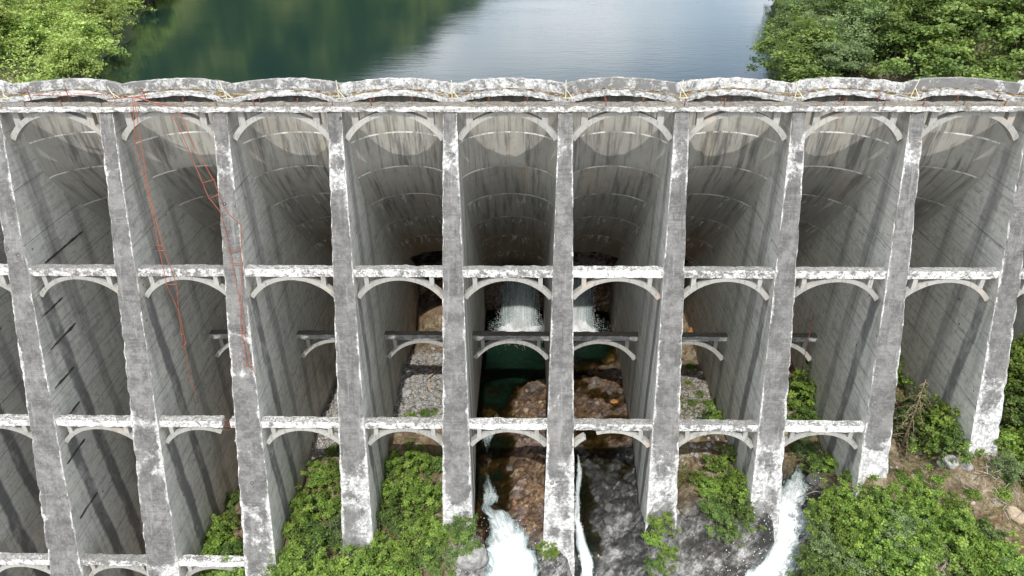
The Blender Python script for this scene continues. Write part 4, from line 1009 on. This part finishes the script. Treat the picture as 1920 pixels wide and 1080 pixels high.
bushes([(1295, 690, .8, 0), (1310, 740, .7, 1), (1290, 720, .6, 2), (1330, 760, .8, 0), (1345, 755, .7, 1), (1300, 755, .6, 0)], 'low green plant on stony ground right of the falls', 'low plants right of the falls', LOW)
lp = []
for q in range(34): lp.append((r_.uniform(1560, 1900), r_.uniform(880, 950), r_.uniform(.3, .75), q))
bushes(lp, 'low herb clump dotted over the dry brown bank at right', 'herb clumps on the dry bank', LOW)

# ground cover (dry grass, fine leaves) on the banks
def cover():
    n = 15000; cx = []; 
    while len(cx) < n:
        q = r_.random()
        if q < .3: x, y = r_.uniform(-20, -5), r_.uniform(31, 44)
        elif q < .75: x, y = r_.uniform(18, 40), r_.uniform(29, 48)
        else: x, y = r_.uniform(10.2, 17), r_.uniform(33, 50)
        if N(x, y, 7, .5, 3) + r_.uniform(-.3, .3) < .02: continue
        if zones(x, y)[0] > .6: continue
        cx.append((x, y, ground(x, y) + r_.uniform(.02, .12)))
    c = np.array(cx); nr = np.array([0, 0, .8]) + rng.normal(size=c.shape) * .6
    return leaf_mesh('ground_cover', c, nr, .13, M['leaf_b'], rng.uniform(0, 1, len(c)))
tag(link('ground_cover', cover()), 'short weeds and grass on the banks below the dam', 'ground cover', None, 'stuff')

# conifers
def conifer(px, py, h, leafm, woodm, label, droop, nb, dens, name='conifer', seed=1, bl=.42):
    r = random.Random(seed); p = at(px, py); root = empty(name, p, label, 'conifer'); b = MB(); b.tube([(0, 0, -.3), (.03, .02, h * .5), (.0, .0, h)], [.11, .07, .015], 7); C = []; T = []
    for i in range(nb):
        t = .12 + .86 * i / nb; z = h * t; L = h * bl * (1 - t) ** .8 + .12; a = i * 2.4 + r.uniform(-.3, .3); pts = []
        for q in range(6):
            s_ = q / 5; pts.append(Vector((math.cos(a) * L * s_, math.sin(a) * L * s_, z + L * (.18 * s_ - droop * s_ * s_))))
        b.tube(pts, [.022, .018, .014, .011, .008, .004], 4)
        for q in range(int(dens * L)):
            s_ = r.uniform(.15, 1.) * 5; k = min(4, int(s_)); m = pts[k].lerp(pts[k + 1], s_ - k); C.append(tuple(m + Vector((r.gauss(0, .05), r.gauss(0, .05), -abs(r.gauss(0, .1)))))); T.append(r.random())
    o = b.build('trunk', woodm, root, p); o.location = (0, 0, 0)
    for v in o.data.vertices: v.co += p
    C = np.array(C); me = leaf_mesh('needles', C, np.array([0, 0, .5]) + rng.normal(size=C.shape) * .6, .17, leafm, np.array(T)); c = bpy.data.objects.new('needles', me); COL.objects.link(c); c.parent = root
    return root
conifer(1691, 838, 6.3, M['leaf_d'], M['deadwood'], 'tall half dead conifer with bare pinkish trunk and drooping branches', .8, 40, 22, 'conifer', 3)
conifer(1708, 800, 3.6, M['leaf_d'], M['bark'], 'dull green conifer close behind the half dead one', .45, 40, 150, 'conifer', 5)
conifer(1600, 805, 3.0, M['leaf_y'], M['bark'], 'small yellow-green conifer behind the strut, near a buttress', .3, 34, 120, 'conifer', 7)
conifer(1570, 800, 2.3, M['leaf_y'], M['bark'], 'smallest yellow-green conifer, left of its taller twin behind the strut', .3, 28, 110, 'conifer', 9)

# dead brush and fallen branches
def brush(px, py, n, spread, L, label, name='dead_brush', seed=0, cat='dead brush'):
    r = random.Random(seed); p = at(px, py); b = MB()
    for q in range(n):
        c = Vector((p.x + r.gauss(0, spread), p.y + r.gauss(0, spread), 0)); c.z = ground(c.x, c.y) + .1 + abs(r.gauss(0, .25)); d = Vector((r.gauss(0, 1), r.gauss(0, 1), r.gauss(0, .35))).normalized() * r.uniform(.3, 1) * L
        b.tube([c - d, c + Vector((0, 0, r.uniform(0, .15))), c + d], [.03, .02, .006], 4)
    return tag(b.build(name, M['twig'], None, p), label, cat)
brush(1765, 1062, 110, .8, .9, 'grey heap of dead brush inside the bottom right thicket', seed=2)
brush(1545, 865, 40, .6, .9, 'bare grey branches tangled above the head of the right cascade', seed=3)
brush(1850, 900, 60, 1.2, .7, 'scattered dry sticks on the dry bank at the right edge', seed=4)
b = MB(); A, C_ = at(1490, 945), at(1556, 930); b.tube([A + Vector((0, 0, .6)), A.lerp(C_, .5) + Vector((0, 0, .9)), C_ + Vector((0, 0, .3))], [.02, .035, .05], 6); tag(b.build('fallen_branch', M['twig'], None, A), 'bare grey branch reaching over the right cascade', 'branch')
b = MB(); A, C_ = at(800, 712), at(830, 690); b.tube([A + Vector((0, 0, .15)), C_ + Vector((0, 0, .2))], [.09, .06], 7); tag(b.build('log', M['deadwood'], None, A), 'short tan log lying on the gravel bed', 'log')

# the woods on both lake shores
def wood(n, inside, label, group, minspace, seed):
    r = random.Random(seed); pts = []; tries = 0
    while len(pts) < n and tries < 20000:
        tries += 1; p = inside(r)
        if p is None: continue
        if any((p[0] - q[0]) ** 2 + (p[1] - q[1]) ** 2 < minspace ** 2 for q in pts): continue
        pts.append(p)
    for x, y in pts:
        v = r.choice(label[1]); s_ = r.uniform(.9, 1.5)
        plant(TR[v], Vector((x, y, ground(x, y) - .3)), (s_, s_, s_ * r.uniform(.6, 1.)), label[0], 'tree', group)
def right_in(r):
    x, y = r.uniform(24, 118), r.uniform(69, 152); sr = 27.3 + .3 * (y - 80)
    if bank(x, y) < -20.25 or x < sr + 2.4 or x > (y * .73 + 8): return None
    return x, y
def left_near(r):
    x, y = r.uniform(-92, -50), r.uniform(66, 80)
    return (x, y) if x < -44.5 - .33 * (y - 66) - 3 else None
def right_near(r):
    return r.uniform(40, 68), r.uniform(68, 84)
def left_in(r):
    x, y = r.uniform(-125, -45), r.uniform(69, 158); sl = -49 - .33 * (y - 80)
    if bank(x, y) < -20.25 or x > sl - 1.2 or x < -(y * .74 + 12): return None
    return x, y
wood(190, right_in, ('leafy green tree in the dense wood on the right shore of the lake', (0, 2, 3, 4, 0, 2, 3, 4)), 'trees on the right lake shore', 4.1, 21)
wood(22, right_near, ('leafy green tree close behind the right end of the dam crest', (0, 2, 4)), 'trees close behind the right end of the dam', 4.2, 31)
wood(16, left_near, ('sunlit bright green tree close behind the left end of the dam crest', (1, 5)), 'trees close behind the left end of the dam', 3.6, 33)
wood(105, left_in, ('sunlit bright green tree in the wood on the left shore of the lake', (1, 5, 1, 5)), 'trees on the left lake shore', 3.5, 22)
# undergrowth beneath the trees
def under(n, pick, mat, label):
    uc = []
    while len(uc) < n:
        p = pick(r_)
        if p is None: continue
        uc.append((p[0], p[1], (bank(*p) if p[1] > 79 else ground(*p)) + (.2 + 2.9 * r_.random() ** 1.5) * (.55 + .9 * abs(N(p[0], p[1], 3, .22, 3)) * 1.6)))
    uc = np.array(uc)
    tag(link('undergrowth', leaf_mesh('undergrowth', uc, np.array([0, 0, .8]) + rng.normal(size=uc.shape) * .5, .28, mat, rng.uniform(0, 1, len(uc)))), label, 'undergrowth', None, 'stuff')
under(50000, lambda r: right_near(r) if r.random() < .22 else right_in(r), M['leaf_t'], 'leafy undergrowth on the floor of the wood right of the lake')
under(42000, lambda r: left_near(r) if r.random() < .3 else left_in(r), M['leaf_l'], 'bright leafy undergrowth on the floor of the wood left of the lake')
# a few bare-stemmed trees standing above the right-hand wood
for px, py, h in ((1702, 118, 7.5), (1862, 95, 8.0), (1697, 80, 6.)):
    d = ray(px, py); t = 78.
    while (d * t).z > bank((d * t).x, (d * t).y) + 3: t += .3
    p = d * t; z = bank(p.x, p.y); rr = random.Random(px); root = empty('bare_tree', (p.x, p.y, z), {1702: 'tall sparse tree with forked pale trunk in the right wood', 1862: 'tall sparse tree with leaning pale trunk near the right edge', 1697: 'slim pale bare-stemmed tree behind the forked one'}[px], 'tree')
    b = MB(); b.tube([(0, 0, -.3), (.1, 0, h * .5), (.5, 0, h)], [.16, .12, .04], 7); C = []
    for q in range(9):
        zz = h * rr.uniform(.35, .95); a = rr.uniform(0, 6.3); L = rr.uniform(1., 2.2); e = Vector((math.cos(a) * L, math.sin(a) * L, zz + L * .7)); b.tube([(zz / h * .4, 0, zz), e * .5 + Vector((0, 0, zz * .5)), e], [.06, .04, .012], 5); C.append(tuple(e))
    o = b.build('trunk', M['twig'], root, root.location); o.location = (0, 0, 0)
    for v in o.data.vertices: v.co += root.location
    C = np.array(C); cen = np.repeat(C, 60, 0) + rng.normal(size=(len(C) * 60, 3)) * .5
    me = leaf_mesh('crown', cen, np.array([0, 0, .7]) + rng.normal(size=cen.shape) * .5, .36, M['leaf_a'], rng.uniform(.2, 1, len(cen))); c = bpy.data.objects.new('crown', me); COL.objects.link(c); c.parent = root

# ------------------------------------------------------------------ light
w = bpy.data.worlds.new('World'); scene.world = w; w.use_nodes = True; nt = w.node_tree; nt.nodes.clear()
out = nt.nodes.new('ShaderNodeOutputWorld'); bg = nt.nodes.new('ShaderNodeBackground'); sky = nt.nodes.new('ShaderNodeTexSky')
sky.sky_type = 'NISHITA'; sky.sun_disc = False; sky.sun_elevation = math.radians(SUN_EL); sky.sun_rotation = math.radians(180); sky.altitude = 300; sky.air_density = 1.; sky.dust_density = 1.
tc = nt.nodes.new('ShaderNodeTexCoord'); mp = nt.nodes.new('ShaderNodeVectorMath'); mp.operation = 'MULTIPLY'; mp.inputs[1].default_value = (1., 1., 2.6)
nz = nt.nodes.new('ShaderNodeTexNoise'); nz.inputs['Scale'].default_value = 2.9; nz.inputs['Detail'].default_value = 7; nz.inputs['Roughness'].default_value = .55
cr = nt.nodes.new('ShaderNodeValToRGB'); cr.color_ramp.elements[0].position = .35; cr.color_ramp.elements[1].position = .58
cl = nt.nodes.new('ShaderNodeMix'); cl.data_type = 'RGBA'; pass
sx = nt.nodes.new('ShaderNodeSeparateXYZ'); hm = nt.nodes.new('ShaderNodeMapRange'); hm.inputs[1].default_value = .1; hm.inputs[2].default_value = .8; hm.inputs[3].default_value = .0; hm.inputs[4].default_value = 1.
cc = nt.nodes.new('ShaderNodeMix'); cc.data_type = 'RGBA'; cc.inputs[6].default_value = (8.8, 9.3, 9.9, 1); cc.inputs[7].default_value = (13., 13.2, 13.3, 1)
nt.links.new(tc.outputs['Generated'], sx.inputs[0]); nt.links.new(sx.outputs[2], hm.inputs[0]); nt.links.new(hm.outputs[0], cc.inputs[0]); nt.links.new(cc.outputs[2], cl.inputs[7])
for a, c in ((tc.outputs['Generated'], mp.inputs[0]), (mp.outputs[0], nz.inputs['Vector']), (nz.outputs['Fac'], cr.inputs[0]), (cr.outputs[0], cl.inputs[0]), (sky.outputs[0], cl.inputs[6]), (cl.outputs[2], bg.inputs[0]), (bg.outputs[0], out.inputs[0])): nt.links.new(a, c)
bg.inputs[1].default_value = .15
sd = bpy.data.lights.new('sun', 'SUN'); sd.energy = 3.0; sd.angle = math.radians(.5); sd.color = (1., .965, .91)
so = bpy.data.objects.new('sun', sd); COL.objects.link(so)
az = math.radians(-1.0)                               # the sun stands behind the camera, a touch to the left
L = Vector((math.sin(az) * math.cos(math.radians(SUN_EL)), -math.cos(az) * math.cos(math.radians(SUN_EL)), math.sin(math.radians(SUN_EL))))
so.rotation_euler = L.to_track_quat('Z', 'Y').to_euler(); so.location = L * 200

scene.view_settings.view_transform = 'Standard'; scene.view_settings.look = 'None'; scene.view_settings.gamma = 1.; scene.view_settings.exposure = .35
cy = scene.cycles if hasattr(scene, 'cycles') else None
if cy:
    cy.use_denoising = True; cy.max_bounces = 10; cy.diffuse_bounces = 5; cy.glossy_bounces = 3; cy.transparent_max_bounces = 24; cy.sample_clamp_indirect = 6.
